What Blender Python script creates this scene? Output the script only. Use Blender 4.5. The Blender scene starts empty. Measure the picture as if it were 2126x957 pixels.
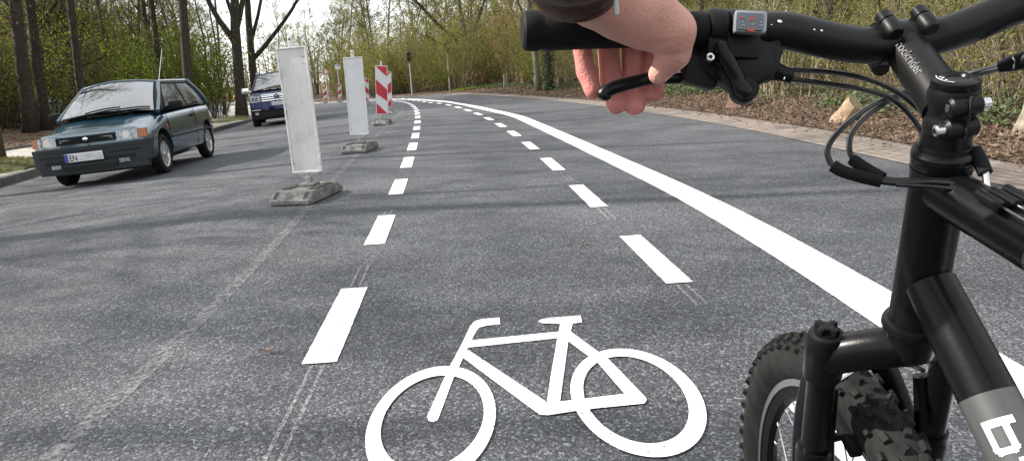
import bpy, bmesh, math, random
import numpy as np
from mathutils import Vector, Matrix
random.seed(7); rng = np.random.default_rng(7)
R = math.radians
scene = bpy.context.scene
COL = scene.collection

# ------------------------------------------------------------------ camera model (measured from the photograph)
F, PITCH, ROLL, H = 1535.0, R(12.2), R(2.8), 1.03
def cam_axes():
    f = np.array([0, math.cos(PITCH), -math.sin(PITCH)]); r0 = np.array([1., 0, 0]); u0 = np.cross(r0, f)
    return math.cos(ROLL)*r0 - math.sin(ROLL)*u0, math.sin(ROLL)*r0 + math.cos(ROLL)*u0, f
CR, CU, CF = cam_axes()
EYE = np.array([0, 0, H])
def px3(x, y, d):
    """world point seen at photo pixel (x, y) at depth d metres along the optical axis"""
    return EYE + d*((x-1063)/F*CR - (y-478.5)/F*CU + CF)
def zroad(x): return -.065*np.clip(-2.2-np.asarray(x, float), 0, 13.2)

# ------------------------------------------------------------------ helpers
def V(*a): return np.array(a, float)
def unit(v): v = np.asarray(v, float); return v/np.linalg.norm(v)
class MB:
    """collects shapes, builds ONE mesh"""
    def __init__(s): s.v = []; s.f = []; s.m = []; s.n = 0
    def add(s, verts, faces, mi=0):
        verts = np.asarray(verts, float).reshape(-1, 3)
        s.v.append(verts); s.f += [tuple(int(i)+s.n for i in f) for f in faces]; s.m += [mi]*len(faces); s.n += len(verts)
        return s
    def grid(s, P, mi=0, closed=False):
        P = np.asarray(P, float); a, b = P.shape[:2]; fs = []
        for i in range(a-1):
            for j in range(b if closed else b-1):
                k = (j+1) % b
                fs.append((i*b+j, i*b+k, (i+1)*b+k, (i+1)*b+j))
        return s.add(P.reshape(-1, 3), fs, mi)
    def tube(s, pts, rad, n=10, mi=0, caps=True, up=None, flat=1.0):
        pts = [np.asarray(p, float) for p in pts]; k = len(pts)
        if np.isscalar(rad): rad = [rad]*k
        rings = []; nrm = None
        for i in range(k):
            t = unit(pts[min(i+1, k-1)] - pts[max(i-1, 0)])
            if nrm is None:
                ref = up if up is not None else (V(0, 0, 1) if abs(t[2]) < .9 else V(1, 0, 0))
                nrm = unit(np.cross(t, ref))
            nrm = unit(nrm - t*(nrm@t)); b = np.cross(t, nrm)
            a = np.arange(n)*2*math.pi/n
            rings.append(pts[i] + rad[i]*(np.cos(a)[:, None]*nrm + flat*np.sin(a)[:, None]*b))
        base = s.n
        s.grid(np.array(rings), mi, closed=True)
        if caps:
            s.f.append(tuple(base+i for i in range(n))[::-1]); s.m.append(mi)
            s.f.append(tuple(base+(k-1)*n+i for i in range(n))); s.m.append(mi)
        return s
    def box(s, c, size, rot=None, mi=0, bevel=0.0, taper=None):
        c = np.asarray(c, float); hx, hy, hz = np.asarray(size, float)/2
        if bevel > 0:
            bm = bmesh.new(); bmesh.ops.create_cube(bm, size=1)
            for v in bm.verts:
                k = taper if (taper is not None and v.co.z > 0) else (1, 1)
                v.co = Vector((v.co.x*2*hx*k[0], v.co.y*2*hy*k[1], v.co.z*2*hz))
            bmesh.ops.bevel(bm, geom=bm.edges[:], offset=min(bevel, .49*min(2*hx, 2*hy, 2*hz)), segments=2, affect='EDGES', profile=.6)
            bm.verts.ensure_lookup_table(); vs = np.array([v.co[:] for v in bm.verts]); fs = [[v.index for v in f.verts] for f in bm.faces]; bm.free()
        else:
            k = taper or (1, 1)
            vs = np.array([[x*(k[0] if z > 0 else 1), y*(k[1] if z > 0 else 1), z] for x in (-hx, hx) for y in (-hy, hy) for z in (-hz, hz)])
            fs = [(0, 1, 3, 2), (4, 6, 7, 5), (0, 4, 5, 1), (2, 3, 7, 6), (0, 2, 6, 4), (1, 5, 7, 3)]
        if rot is not None: vs = vs @ np.asarray(rot).T
        return s.add(vs+c, fs, mi)
    def revolve(s, prof, o, axis, n=24, mi=0, ref=None, caps=True):
        """prof: (distance along axis, radius)"""
        a = unit(axis); ref = ref if ref is not None else (V(0, 0, 1) if abs(a[2]) < .9 else V(1, 0, 0))
        e1 = unit(np.cross(a, ref)); e2 = np.cross(a, e1); an = np.arange(n)*2*math.pi/n
        rings = [np.asarray(o)+t*a+r*(np.cos(an)[:, None]*e1+np.sin(an)[:, None]*e2) for t, r in prof]
        base = s.n; s.grid(np.array(rings), mi, closed=True); k = len(prof)
        if caps and prof[0][1] > 1e-5: s.f.append(tuple(base+i for i in range(n))[::-1]); s.m.append(mi)
        if caps and prof[-1][1] > 1e-5: s.f.append(tuple(base+(k-1)*n+i for i in range(n))); s.m.append(mi)
        return s
    def ball(s, c, r, n=12, mi=0, sc=(1, 1, 1), rot=None):
        th = np.linspace(0, math.pi, n//2+1); ph = np.arange(n)*2*math.pi/n
        P = np.stack([np.sin(th)[:, None]*np.cos(ph), np.sin(th)[:, None]*np.sin(ph), np.cos(th)[:, None]*np.ones(n)], -1)*r*np.array(sc)
        if rot is not None: P = P @ np.asarray(rot).T
        return s.grid(P+np.asarray(c), mi, closed=True)
    def prism(s, poly, h, tf, mi=0):
        """flat polygon (x, y) extruded 0..h in z, mapped through tf"""
        n = len(poly); lo = [tf(V(p[0], p[1], 0)) for p in poly]; hi = [tf(V(p[0], p[1], h)) for p in poly]
        fs = [tuple(range(n))[::-1], tuple(range(n, 2*n))]+[(i, (i+1) % n, n+(i+1) % n, n+i) for i in range(n)]
        return s.add(np.array(lo+hi), fs, mi)
    def mesh(s, name, mats):
        me = bpy.data.meshes.new(name)
        vs = np.concatenate(s.v) if s.v else np.zeros((0, 3))
        me.from_pydata(vs.tolist(), [], s.f)
        for m in (mats if isinstance(mats, (list, tuple)) else [mats]): me.materials.append(m)
        if any(s.m): me.polygons.foreach_set('material_index', s.m)
        me.update(); return me
    def build(s, name, mats, parent=None, smooth=35, flip_check=True):
        me = s.mesh(name, mats)
        if flip_check:
            bm = bmesh.new(); bm.from_mesh(me); bmesh.ops.recalc_face_normals(bm, faces=bm.faces[:]); bm.to_mesh(me); bm.free()
        if smooth:
            me.shade_smooth(); me.set_sharp_from_angle(angle=R(smooth))
        return link(name, me, parent)
def link(name, me, parent=None):
    o = bpy.data.objects.new(name, me); COL.objects.link(o)
    if parent is not None:
        o.parent = parent; o.matrix_parent_inverse = parent.matrix_world.inverted()
    return o
def tag(o, label=None, cat=None, group=None, kind=None):
    for k, v in (('label', label), ('category', cat), ('group', group), ('kind', kind)):
        if v: o[k] = v
    return o
def empty(name, loc, label=None, cat=None, group=None, rotz=0.0, rot=None):
    o = bpy.data.objects.new(name, None); COL.objects.link(o); o.empty_display_size = .1
    o.matrix_world = Matrix.Translation(Vector([float(t) for t in loc])) @ (rot.to_4x4() if rot is not None else Matrix.Rotation(rotz, 4, 'Z'))
    return tag(o, label, cat, group)
def local_part(name, me, parent):
    o = bpy.data.objects.new(name, me); COL.objects.link(o); o.parent = parent; return o
def copy_tree(o, parent=None):
    c = o.copy(); COL.objects.link(c); c.parent = parent
    for ch in list(o.children): copy_tree(ch, c)
    return c

# ------------------------------------------------------------------ materials
def mat(name, col, rough=.6, metal=0., spec=.5, var=0., vscale=8., bump=0., bscale=60., col2=None, coat=0., trans=None, sss=None, contrast=(.35, .65), detail=4):
    m = bpy.data.materials.new(name); m.use_nodes = True; nt = m.node_tree; N = nt.nodes; L = nt.links
    b = N['Principled BSDF']; b.inputs['Roughness'].default_value = rough; b.inputs['Metallic'].default_value = metal
    b.inputs['Specular IOR Level'].default_value = spec; b.inputs['Base Color'].default_value = (*col, 1)
    if coat: b.inputs['Coat Weight'].default_value = coat; b.inputs['Coat Roughness'].default_value = .06
    if sss: b.inputs['Subsurface Weight'].default_value = sss[0]; b.inputs['Subsurface Radius'].default_value = sss[1]; b.inputs['Subsurface Scale'].default_value = sss[2]
    tc = N.new('ShaderNodeTexCoord')
    if var or col2:
        n = N.new('ShaderNodeTexNoise'); n.inputs['Scale'].default_value = vscale; n.inputs['Detail'].default_value = detail; n.inputs['Roughness'].default_value = .65
        L.new(tc.outputs['Object'], n.inputs['Vector'])
        rp = N.new('ShaderNodeValToRGB'); rp.color_ramp.elements[0].position, rp.color_ramp.elements[1].position = contrast
        a = col2 if col2 else tuple(c*(1-var) for c in col); bb = col if col2 else tuple(min(1, c*(1+var)) for c in col)
        rp.color_ramp.elements[0].color = (*a, 1); rp.color_ramp.elements[1].color = (*bb, 1)
        L.new(n.outputs['Fac'], rp.inputs['Fac']); L.new(rp.outputs['Color'], b.inputs['Base Color'])
    if bump:
        n2 = N.new('ShaderNodeTexNoise'); n2.inputs['Scale'].default_value = bscale; n2.inputs['Detail'].default_value = 3
        L.new(tc.outputs['Object'], n2.inputs['Vector']); bp = N.new('ShaderNodeBump'); bp.inputs['Strength'].default_value = bump; bp.inputs['Distance'].default_value = .01
        L.new(n2.outputs['Fac'], bp.inputs['Height']); L.new(bp.outputs['Normal'], b.inputs['Normal'])
    return m
def leaf_mat(name, c1, c2, trans=.45):
    m = bpy.data.materials.new(name); m.use_nodes = True; nt = m.node_tree; N = nt.nodes; L = nt.links
    N.remove(N['Principled BSDF']); out = N['Material Output']
    geo = N.new('ShaderNodeNewGeometry'); rp = N.new('ShaderNodeValToRGB')
    rp.color_ramp.elements[0].color = (*c1, 1); rp.color_ramp.elements[1].color = (*c2, 1)
    info = N.new('ShaderNodeObjectInfo'); mx = N.new('ShaderNodeMath'); mx.operation = 'MULTIPLY_ADD'; mx.inputs[1].default_value = .45
    ad = N.new('ShaderNodeMath'); ad.operation = 'MULTIPLY'; ad.inputs[1].default_value = .55
    L.new(geo.outputs['Random Per Island'], ad.inputs[0]); L.new(info.outputs['Random'], mx.inputs[0]); L.new(ad.outputs[0], mx.inputs[2])
    L.new(mx.outputs[0], rp.inputs['Fac'])
    d = N.new('ShaderNodeBsdfDiffuse'); t = N.new('ShaderNodeBsdfTranslucent'); mix = N.new('ShaderNodeMixShader'); mix.inputs[0].default_value = trans
    L.new(rp.outputs['Color'], d.inputs['Color']); L.new(rp.outputs['Color'], t.inputs['Color'])
    L.new(d.outputs[0], mix.inputs[1]); L.new(t.outputs[0], mix.inputs[2]); L.new(mix.outputs[0], out.inputs['Surface'])
    return m
M = {}
M['black_paint'] = mat('black_paint', (.0035, .0035, .004), .30, 0, .20, var=.2, vscale=20, bump=.03, bscale=400)
M['black_matte'] = mat('black_matte', (.0042, .0042, .0046), .42, 0, .22, bump=.04, bscale=900)
M['rubber'] = mat('rubber', (.005, .005, .0054), .7, 0, .18, var=.3, vscale=60, bump=.12, bscale=700)
M['tyre_rubber'] = mat('tyre_rubber', (.0115, .0112, .0112), .8, 0, .2, var=.5, vscale=25, bump=.1, bscale=300)
M['plastic'] = mat('plastic', (.0035, .0035, .004), .5, 0, .18, bump=.04, bscale=600)
M['steel'] = mat('steel', (.55, .55, .56), .28, 1.0, var=.1, vscale=50)
M['chrome'] = mat('chrome', (.8, .8, .82), .12, 1.0)
M['grey_paint'] = mat('grey_paint', (.075, .075, .077), .35, .3, .5)
M['white_ink'] = mat('white_ink', (.8, .8, .8), .5)
M['pale_ink'] = mat('pale_ink', (.042, .042, .045), .45)
M['cable'] = mat('cable', (.007, .007, .008), .3, 0, .4)
M['alloy_rim'] = mat('alloy_rim', (.30, .30, .31), .35, .9)
M['spoke'] = mat('spoke', (.6, .6, .62), .25, 1.0)
M['red_plastic'] = mat('red_plastic', (.35, .03, .01), .3)
M['window_plastic'] = mat('window_plastic', (.05, .06, .08), .08, 0, .8)
M['clear_edge'] = mat('clear_edge', (.20, .22, .24), .12, 0, .8)
M['skin'] = mat('skin', (.51, .265, .212), .52, 0, .35, var=.10, vscale=28, bump=.22, bscale=420, sss=(.25, (1, .35, .2), .006))
M['skin_flush'] = mat('skin_flush', (.56, .215, .185), .52, 0, .35, var=.12, vscale=40, bump=.22, bscale=420, sss=(.25, (1, .3, .18), .006))
M['leather'] = mat('leather', (.045, .014, .010), .5, 0, .3, var=.35, vscale=30, bump=.12, bscale=350)
M['thread'] = mat('thread', (.16, .09, .075), .7)
# ------------------------------------------------------------------ road geometry (ground curves measured from the photograph)
def curve(pts, w=3.0):
    ys = np.array([p[0] for p in pts], float); xs = np.array([p[1] for p in pts], float)
    gy = np.arange(ys[0]-w, ys[-1]+w, .25); gx = np.interp(gy, ys, xs)
    gx = np.where(gy < ys[0], xs[0]+(gy-ys[0])*(xs[1]-xs[0])/(ys[1]-ys[0]), gx)
    gx = np.where(gy > ys[-1], xs[-1]+(gy-ys[-1])*(xs[-1]-xs[-2])/(ys[-1]-ys[-2]), gx)
    k = int(w/.25); ker = np.hanning(2*k+3)[1:-1]; ker /= ker.sum()
    sx = np.convolve(np.pad(gx, k, mode='edge'), ker, 'valid')
    return lambda y: np.interp(y, gy, sx)
KERB = curve([(-40, -7.0), (4, -7.0), (9, -7.35), (11.3, -7.9), (14.4, -8.75), (17.4, -9.05), (23, -9.3), (30, -10.4), (36, -11.6), (42, -14), (48, -17.5), (54, -22.5), (60, -29), (66, -38), (72, -52), (80, -85), (90, -140)])
ASPH = curve([(-40, 3.78), (3, 3.76), (5.3, 3.73), (7.5, 3.67), (10.3, 3.63), (12.2, 3.5), (14.5, 3.25), (17.5, 2.8), (22, 2.05), (27.6, .85), (34.5, -1.15), (39, -2.85), (43.8, -4.9), (50, -7.9), (56, -11.1), (62, -14.4), (68, -19), (74, -26), (80, -38), (86, -60), (92, -100)])
BRW = curve([(-40, .72), (5, .72), (12, .75), (16, .78), (30, .72), (37, .6), (44, .35), (60, .3), (92, .3)])
def BRK(y): return ASPH(y)+BRW(y)
def z_left(y): return zroad(KERB(y))+.12
def left_ground(x, y):
    d = KERB(y)-x
    return z_left(y)+np.clip((d-3.6)/8, 0, 1)*.12+.05*np.sin(x*.9+y*.5)*np.clip((d-4)/3, 0, 1)
def right_ground(x, y):
    d = x-BRK(y)
    return zroad(BRK(y))+.02+.17*np.clip(d/1.5, 0, 1)**.8+.12*np.clip((d-1.5)/4, 0, 1)+.03*np.sin(x*2.3+y*1.1)*np.clip((d-.4)/2, 0, 1)
def gz(x, y):
    if x < KERB(y): return float(left_ground(x, y))
    if x > BRK(y): return float(right_ground(x, y))
    return float(zroad(x))

def asphalt():
    m = bpy.data.materials.new('asphalt'); m.use_nodes = True; nt = m.node_tree; N = nt.nodes; L = nt.links; b = N['Principled BSDF']
    b.inputs['Roughness'].default_value = .78; b.inputs['Specular IOR Level'].default_value = .35
    tc = N.new('ShaderNodeTexCoord')
    def noise(s, d=3, r=.6):
        n = N.new('ShaderNodeTexNoise'); n.inputs['Scale'].default_value = s; n.inputs['Detail'].default_value = d; n.inputs['Roughness'].default_value = r
        L.new(tc.outputs['Object'], n.inputs['Vector']); return n
    vor = N.new('ShaderNodeTexVoronoi'); vor.inputs['Scale'].default_value = 125; L.new(tc.outputs['Object'], vor.inputs['Vector'])
    sep = N.new('ShaderNodeSeparateColor'); L.new(vor.outputs['Color'], sep.inputs[0])
    rp = N.new('ShaderNodeValToRGB'); e = rp.color_ramp.elements
    e[0].position = 0; e[0].color = (.0255, .028, .0325, 1); e[1].position = 1; e[1].color = (.195, .205, .22, 1)
    for p, c in ((.45, (.0455, .049, .056)), (.8, (.079, .083, .092)), (.93, (.123, .129, .141))):
        q = rp.color_ramp.elements.new(p); q.color = (*c, 1)
    L.new(sep.outputs[0], rp.inputs['Fac'])
    big = noise(1.1, 5, .6); fine = noise(260, 2)
    rb = N.new('ShaderNodeMapRange'); rb.inputs[1].default_value = .3; rb.inputs[2].default_value = .7; rb.inputs[3].default_value = .78; rb.inputs[4].default_value = 1.25
    L.new(big.outputs['Fac'], rb.inputs[0])
    mid = noise(14, 4, .7); rm = N.new('ShaderNodeMapRange'); rm.inputs[1].default_value = .3; rm.inputs[2].default_value = .7; rm.inputs[3].default_value = .85; rm.inputs[4].default_value = 1.15
    L.new(mid.outputs['Fac'], rm.inputs[0])
    mm = N.new('ShaderNodeMath'); mm.operation = 'MULTIPLY'; L.new(rb.outputs[0], mm.inputs[0]); L.new(rm.outputs[0], mm.inputs[1])
    mul = N.new('ShaderNodeVectorMath'); mul.operation = 'SCALE'; L.new(rp.outputs['Color'], mul.inputs[0]); L.new(mm.outputs[0], mul.inputs['Scale'])
    L.new(mul.outputs[0], b.inputs['Base Color'])
    v2 = N.new('ShaderNodeTexVoronoi'); v2.inputs['Scale'].default_value = 125; L.new(tc.outputs['Object'], v2.inputs['Vector'])
    ad = N.new('ShaderNodeMath'); ad.operation = 'ADD'; L.new(v2.outputs['Distance'], ad.inputs[0]); L.new(fine.outputs['Fac'], ad.inputs[1])
    bp = N.new('ShaderNodeBump'); bp.inputs['Strength'].default_value = .75; bp.inputs['Distance'].default_value = .006; bp.invert = True
    L.new(ad.outputs[0], bp.inputs['Height']); L.new(bp.outputs['Normal'], b.inputs['Normal'])
    return m
def litter_ground(name, c1, c2, c3, scale):
    m = bpy.data.materials.new(name); m.use_nodes = True; nt = m.node_tree; N = nt.nodes; L = nt.links; b = N['Principled BSDF']
    b.inputs['Roughness'].default_value = .9; b.inputs['Specular IOR Level'].default_value = .15
    tc = N.new('ShaderNodeTexCoord'); v = N.new('ShaderNodeTexVoronoi'); v.inputs['Scale'].default_value = scale; L.new(tc.outputs['Object'], v.inputs['Vector'])
    sep = N.new('ShaderNodeSeparateColor'); L.new(v.outputs['Color'], sep.inputs[0])
    rp = N.new('ShaderNodeValToRGB'); e = rp.color_ramp.elements; e[0].color = (*c1, 1); e[1].color = (*c3, 1); q = e.new(.6); q.color = (*c2, 1)
    L.new(sep.outputs[0], rp.inputs['Fac']); L.new(rp.outputs[0], b.inputs['Base Color'])
    n = N.new('ShaderNodeTexNoise'); n.inputs['Scale'].default_value = scale*1.5; L.new(tc.outputs['Object'], n.inputs['Vector'])
    bp = N.new('ShaderNodeBump'); bp.inputs['Strength'].default_value = .9; bp.inputs['Distance'].default_value = .03
    L.new(n.outputs['Fac'], bp.inputs['Height']); L.new(bp.outputs['Normal'], b.inputs['Normal'])
    return m
def paving(name, c1, c2, mortar, sx, sy, bump=.5):
    m = bpy.data.materials.new(name); m.use_nodes = True; nt = m.node_tree; N = nt.nodes; L = nt.links; b = N['Principled BSDF']
    b.inputs['Roughness'].default_value = .85; b.inputs['Specular IOR Level'].default_value = .2
    uv = N.new('ShaderNodeUVMap'); br = N.new('ShaderNodeTexBrick'); br.inputs['Scale'].default_value = 1
    br.inputs['Color1'].default_value = (*c1, 1); br.inputs['Color2'].default_value = (*c2, 1); br.inputs['Mortar'].default_value = (*mortar, 1)
    br.inputs['Brick Width'].default_value = sx; br.inputs['Row Height'].default_value = sy; br.inputs['Mortar Size'].default_value = .008; br.inputs['Bias'].default_value = 0
    L.new(uv.outputs[0], br.inputs['Vector'])
    n = N.new('ShaderNodeTexNoise'); n.inputs['Scale'].default_value = 6; n.inputs['Detail'].default_value = 6; n.inputs['Roughness'].default_value = .7
    tc = N.new('ShaderNodeTexCoord'); L.new(tc.outputs['Object'], n.inputs['Vector'])
    mr = N.new('ShaderNodeMapRange'); mr.inputs[1].default_value = .3; mr.inputs[2].default_value = .7; mr.inputs[3].default_value = .7; mr.inputs[4].default_value = 1.25; L.new(n.outputs[0], mr.inputs[0])
    mul = N.new('ShaderNodeVectorMath'); mul.operation = 'SCALE'; L.new(br.outputs['Color'], mul.inputs[0]); L.new(mr.outputs[0], mul.inputs['Scale']); L.new(mul.outputs[0], b.inputs['Base Color'])
    bp = N.new('ShaderNodeBump'); bp.inputs['Strength'].default_value = bump; bp.inputs['Distance'].default_value = .01; bp.invert = True
    L.new(br.outputs['Fac'], bp.inputs['Height']); L.new(bp.outputs['Normal'], b.inputs['Normal'])
    return m
def strip(name, ys, xl, xr, zf, nx, material, uv=False, smooth=60):
    """sheet between two curves x = xl(y) .. xr(y)"""
    P = []; UV = []; s = 0
    for i, y in enumerate(ys):
        a, b = float(xl(y)), float(xr(y)); xs = np.linspace(a, b, nx)
        if i: s += math.hypot(y-ys[i-1], (a+b)/2-pm)
        pm = (a+b)/2
        P.append([(x, y, float(zf(x, y))) for x in xs]); UV.append([(s, x-a) for x in xs])
    mb = MB(); mb.grid(np.array(P)); me = mb.mesh(name, material)
    if uv:
        ul = me.uv_layers.new(name='UVMap'); fl = np.array(UV).reshape(-1, 2)
        for lp in me.loops: ul.data[lp.index].uv = fl[lp.vertex_index]
    me.shade_smooth(); o = link(name, me)
    if o.data.polygons[0].normal.z < 0: o.data.flip_normals()
    return tag(o, kind='structure')
YS = np.concatenate([np.arange(-16, 64, .5), np.arange(64, 90, .5)])
strip('road', YS, lambda y: KERB(y)-.02, lambda y: ASPH(y)+.02, lambda x, y: zroad(x), 36, asphalt())
brick = strip('brick_gutter', YS, lambda y: ASPH(y), lambda y: BRK(y)+.06, lambda x, y: zroad(x)+.006+.012*(x-ASPH(y))/.8, 4, paving('brick_paving', (.205, .172, .152), (.15, .126, .11), (.08, .067, .057), .21, .118), uv=True)
M['litter_soil'] = litter_ground('litter_soil', (.030, .022, .016), (.07, .050, .036), (.15, .11, .082), 26)
M['forest_soil'] = litter_ground('forest_soil', (.05, .035, .022), (.10, .07, .045), (.17, .12, .085), 14)
def rows_sheet(name, ys, offs, xf, zf, material):
    P = [[(xf(y, o), y, float(zf(xf(y, o), y))) for o in offs] for y in ys]
    mb = MB(); mb.grid(np.array(P, float)); me = mb.mesh(name, material); me.shade_smooth(); o = link(name, me)
    if o.data.polygons[0].normal.z < 0: o.data.flip_normals()
    return tag(o, kind='structure')
offs = [0, .1, .25, .45, .7, 1, 1.3, 1.6, 2, 2.5, 3, 4, 5, 6.5, 8, 10, 13, 17, 24, 36, 60, 100, 180]
rows_sheet('right_verge_ground', YS, offs, lambda y, o: float(BRK(y))+.03+o, right_ground, M['litter_soil'])
rows_sheet('left_forest_ground', YS[YS < 80], [3.3, 3.6, 4, 5, 6, 8, 10, 13, 17, 24, 36, 60, 100, 180], lambda y, o: float(KERB(y))-o, left_ground, M['forest_soil'])
M['slab'] = paving('pavement_slabs', (.30, .285, .26), (.25, .24, .215), (.13, .12, .10), .4, .4, .3)
strip('sidewalk', YS[YS < 80], lambda y: KERB(y)-3.4, lambda y: KERB(y)-.12, lambda x, y: z_left(y)+.006, 6, M['slab'], uv=True)
M['kerbstone'] = mat('kerbstone', (.085, .08, .072), .85, var=.3, vscale=5, bump=.3, bscale=40)
def kerb(name, xf, zf, y0, y1, w, h, depth):
    ys = np.arange(y0, y1, .5); P = []
    for y in ys:
        x = float(xf(y)); z = float(zf(y))
        P.append([(x, y, z-depth), (x, y, z+h-.015), (x-.015, y, z+h), (x-w, y, z+h), (x-w, y, z-depth)])
    mb = MB(); mb.grid(np.array(P)); o = mb.build(name, M['kerbstone'], smooth=30); return tag(o, kind='structure')
kerb('kerb', KERB, lambda y: zroad(KERB(y)), -16, 70, .13, .132, .1)
kerb('path_edging', lambda y: KERB(y)-3.36, z_left, -16, 70, .08, .07, .1)
mb = MB(); mb.grid(np.array([[(x, y, -2.2) for x in np.linspace(-600, 600, 13)] for y in np.linspace(-300, 900, 13)]))
tag(mb.build('ground', M['forest_soil'], smooth=0), kind='structure')

# ------------------------------------------------------------------ painted markings
M['road_paint'] = mat('road_paint', (.74, .745, .75), .65, 0, .3, var=.07, vscale=30, bump=.25, bscale=140, contrast=(.3, .6))
def pitted_paint(m):
    nt = m.node_tree; N = nt.nodes; L = nt.links; b = N['Principled BSDF']; tc = N.new('ShaderNodeTexCoord')
    v = N.new('ShaderNodeTexVoronoi'); v.inputs['Scale'].default_value = 125; L.new(tc.outputs['Object'], v.inputs['Vector']); sep = N.new('ShaderNodeSeparateColor'); L.new(v.outputs['Color'], sep.inputs[0])
    n = N.new('ShaderNodeTexNoise'); n.inputs['Scale'].default_value = 3.1; n.inputs['Detail'].default_value = 4; L.new(tc.outputs['Object'], n.inputs['Vector'])
    mr = N.new('ShaderNodeMapRange'); mr.inputs[1].default_value = .35; mr.inputs[2].default_value = .72; mr.inputs[3].default_value = .0; mr.inputs[4].default_value = .055; L.new(n.outputs[0], mr.inputs[0])
    gt = N.new('ShaderNodeMath'); gt.operation = 'GREATER_THAN'; L.new(sep.outputs[1], gt.inputs[0]); L.new(mr.outputs[0], gt.inputs[1])
    mx = N.new('ShaderNodeMapRange'); mx.inputs[3].default_value = .35; L.new(gt.outputs[0], mx.inputs[0]); L.new(mx.outputs[0], b.inputs['Alpha'])
pitted_paint(M['road_paint'])
cl = np.array([-1.66e-06, 9.185e-05, -.003283, -.04645, -.59973]); cr = np.array([2.414e-06, -.00021085, .0017129, -.0654305, .996934])
def dashL(y): return float(np.polyval(cl, y))
def dashR(y): return float(np.polyval(cr, min(y, 29)) + max(0, y-29)*-.22)
EDGE = curve([(-16, 1.52), (2.4, 1.52), (3.2, 1.525), (4.6, 1.49), (6, 1.40), (8.5, 1.15), (11, .90), (17, .26), (23.3, -1.05), (31, -2.95), (36, -4.2), (40, -5.35), (45, -7.2), (50, -9.6), (56, -12.3), (62, -15.4), (68, -20)], 1.5)
def ribbon(f, y0, y1, w, n, dz=.0042, jit=0.):
    ys = np.linspace(y0, y1, n); P = []
    for y in ys:
        x = f(y); w_ = w/2+jit*rng.normal(); w2_ = w/2+jit*rng.normal(); t = unit(V(f(y+.05)-f(y-.05), .1)); nx, ny = t[1], -t[0]
        P.append([(x-nx*w_, y-ny*w_, float(zroad(x-nx*w_))+dz), (x+nx*w2_, y+ny*w2_, float(zroad(x+nx*w2_))+dz)])
    return np.array(P)
mb = MB()
mb.grid(ribbon(EDGE, -12, 1, .262, 30)); mb.grid(ribbon(EDGE, 1, 6.66, .262, 260, jit=.0008)); mb.grid(ribbon(EDGE, 6.695, 66, .262, 400, jit=.0006))
tag(mb.build('solid_edge_marking', M['road_paint'], smooth=0), 'broad solid white line between bike lane and brick gutter', 'road marking', kind='structure')
def dash(f, y0, y1, label, group, w=.13):
    mb = MB(); mb.grid(ribbon(f, y0, y1, w, 46 if y0 < 12 else 6, jit=.0007 if y0 < 12 else 0)); o = mb.build('lane_dash', M['road_paint'], smooth=0)
    tag(o, label, 'road marking', group, 'structure')
for y0, y1 in [(-1.3, -.3), (.66, 1.62), (2.59, 3.57), (4.54, 5.51), (6.50, 7.46), (8.42, 9.5), (10.36, 11.5), (12.34, 13.45), (14.26, 15.3)] + [(16.2+1.96*k, 17.2+1.96*k) for k in range(13)]:
    if y1 < 1: continue
    dash(dashL, y0, y1, 'short white dash of the dashed line nearer the white beacons', 'white dashes beside the beacons')
for y0, y1 in [(1.29, 2.33), (3.39, 4.43), (5.44, 6.53), (7.57, 8.68), (9.7, 10.77), (11.82, 12.92)] + [(13.92+2.1*k, 14.97+2.1*k) for k in range(14)]:
    dash(dashR, y0, y1, 'short white dash of the dashed line nearer the solid white line', 'white dashes beside the solid line')
# pre-marking double scratches and the removed old centre line: thin worn paint
def worn(name, col, lo, hi, scale):
    m = bpy.data.materials.new(name); m.use_nodes = True; nt = m.node_tree; N = nt.nodes; L = nt.links; b = N['Principled BSDF']
    b.inputs['Roughness'].default_value = .8; b.inputs['Base Color'].default_value = (*col, 1); b.inputs['Specular IOR Level'].default_value = .2
    n = N.new('ShaderNodeTexNoise'); n.inputs['Scale'].default_value = scale; n.inputs['Detail'].default_value = 5; n.inputs['Roughness'].default_value = .75
    tc = N.new('ShaderNodeTexCoord'); L.new(tc.outputs['Object'], n.inputs['Vector'])
    mr = N.new('ShaderNodeMapRange'); mr.inputs[1].default_value = lo; mr.inputs[2].default_value = hi; L.new(n.outputs[0], mr.inputs[0]); L.new(mr.outputs[0], b.inputs['Alpha'])
    return m
M['worn_line'] = worn('worn_line', (.23, .235, .24), .43, .74, 26)
M['scratch'] = worn('scratch', (.36, .36, .37), .43, .72, 90)
OLD = curve([(-16, -1.30), (1.95, -1.35), (3.4, -1.43), (4.6, -1.53), (5.84, -1.66), (10.25, -2.08), (15.3, -2.52), (23.4, -3.25), (30, -4.1)], 1.2)
mb = MB(); mb.grid(ribbon(OLD, -8, 26, .068, 120, .004)); tag(mb.build('removed_centre_line', M['worn_line'], smooth=0), kind='structure')
mb = MB()
for f, a, b in ((dashL, 1.7, 2.57), (dashL, 3.6, 4.02), (dashL, 5.54, 5.75), (dashL, 9.6, 9.9), (dashL, 11.55, 11.9), (dashR, 3.05, 3.36), (dashR, 4.95, 5.4), (dashR, 6.75, 7.2)):
    for off in (-.022, .022):
        mb.grid(ribbon(lambda y, o=off: f(y)+o, a, b, .014, 6, .0032))
tag(mb.build('premarking_scratches', M['scratch'], smooth=0), kind='structure')
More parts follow.
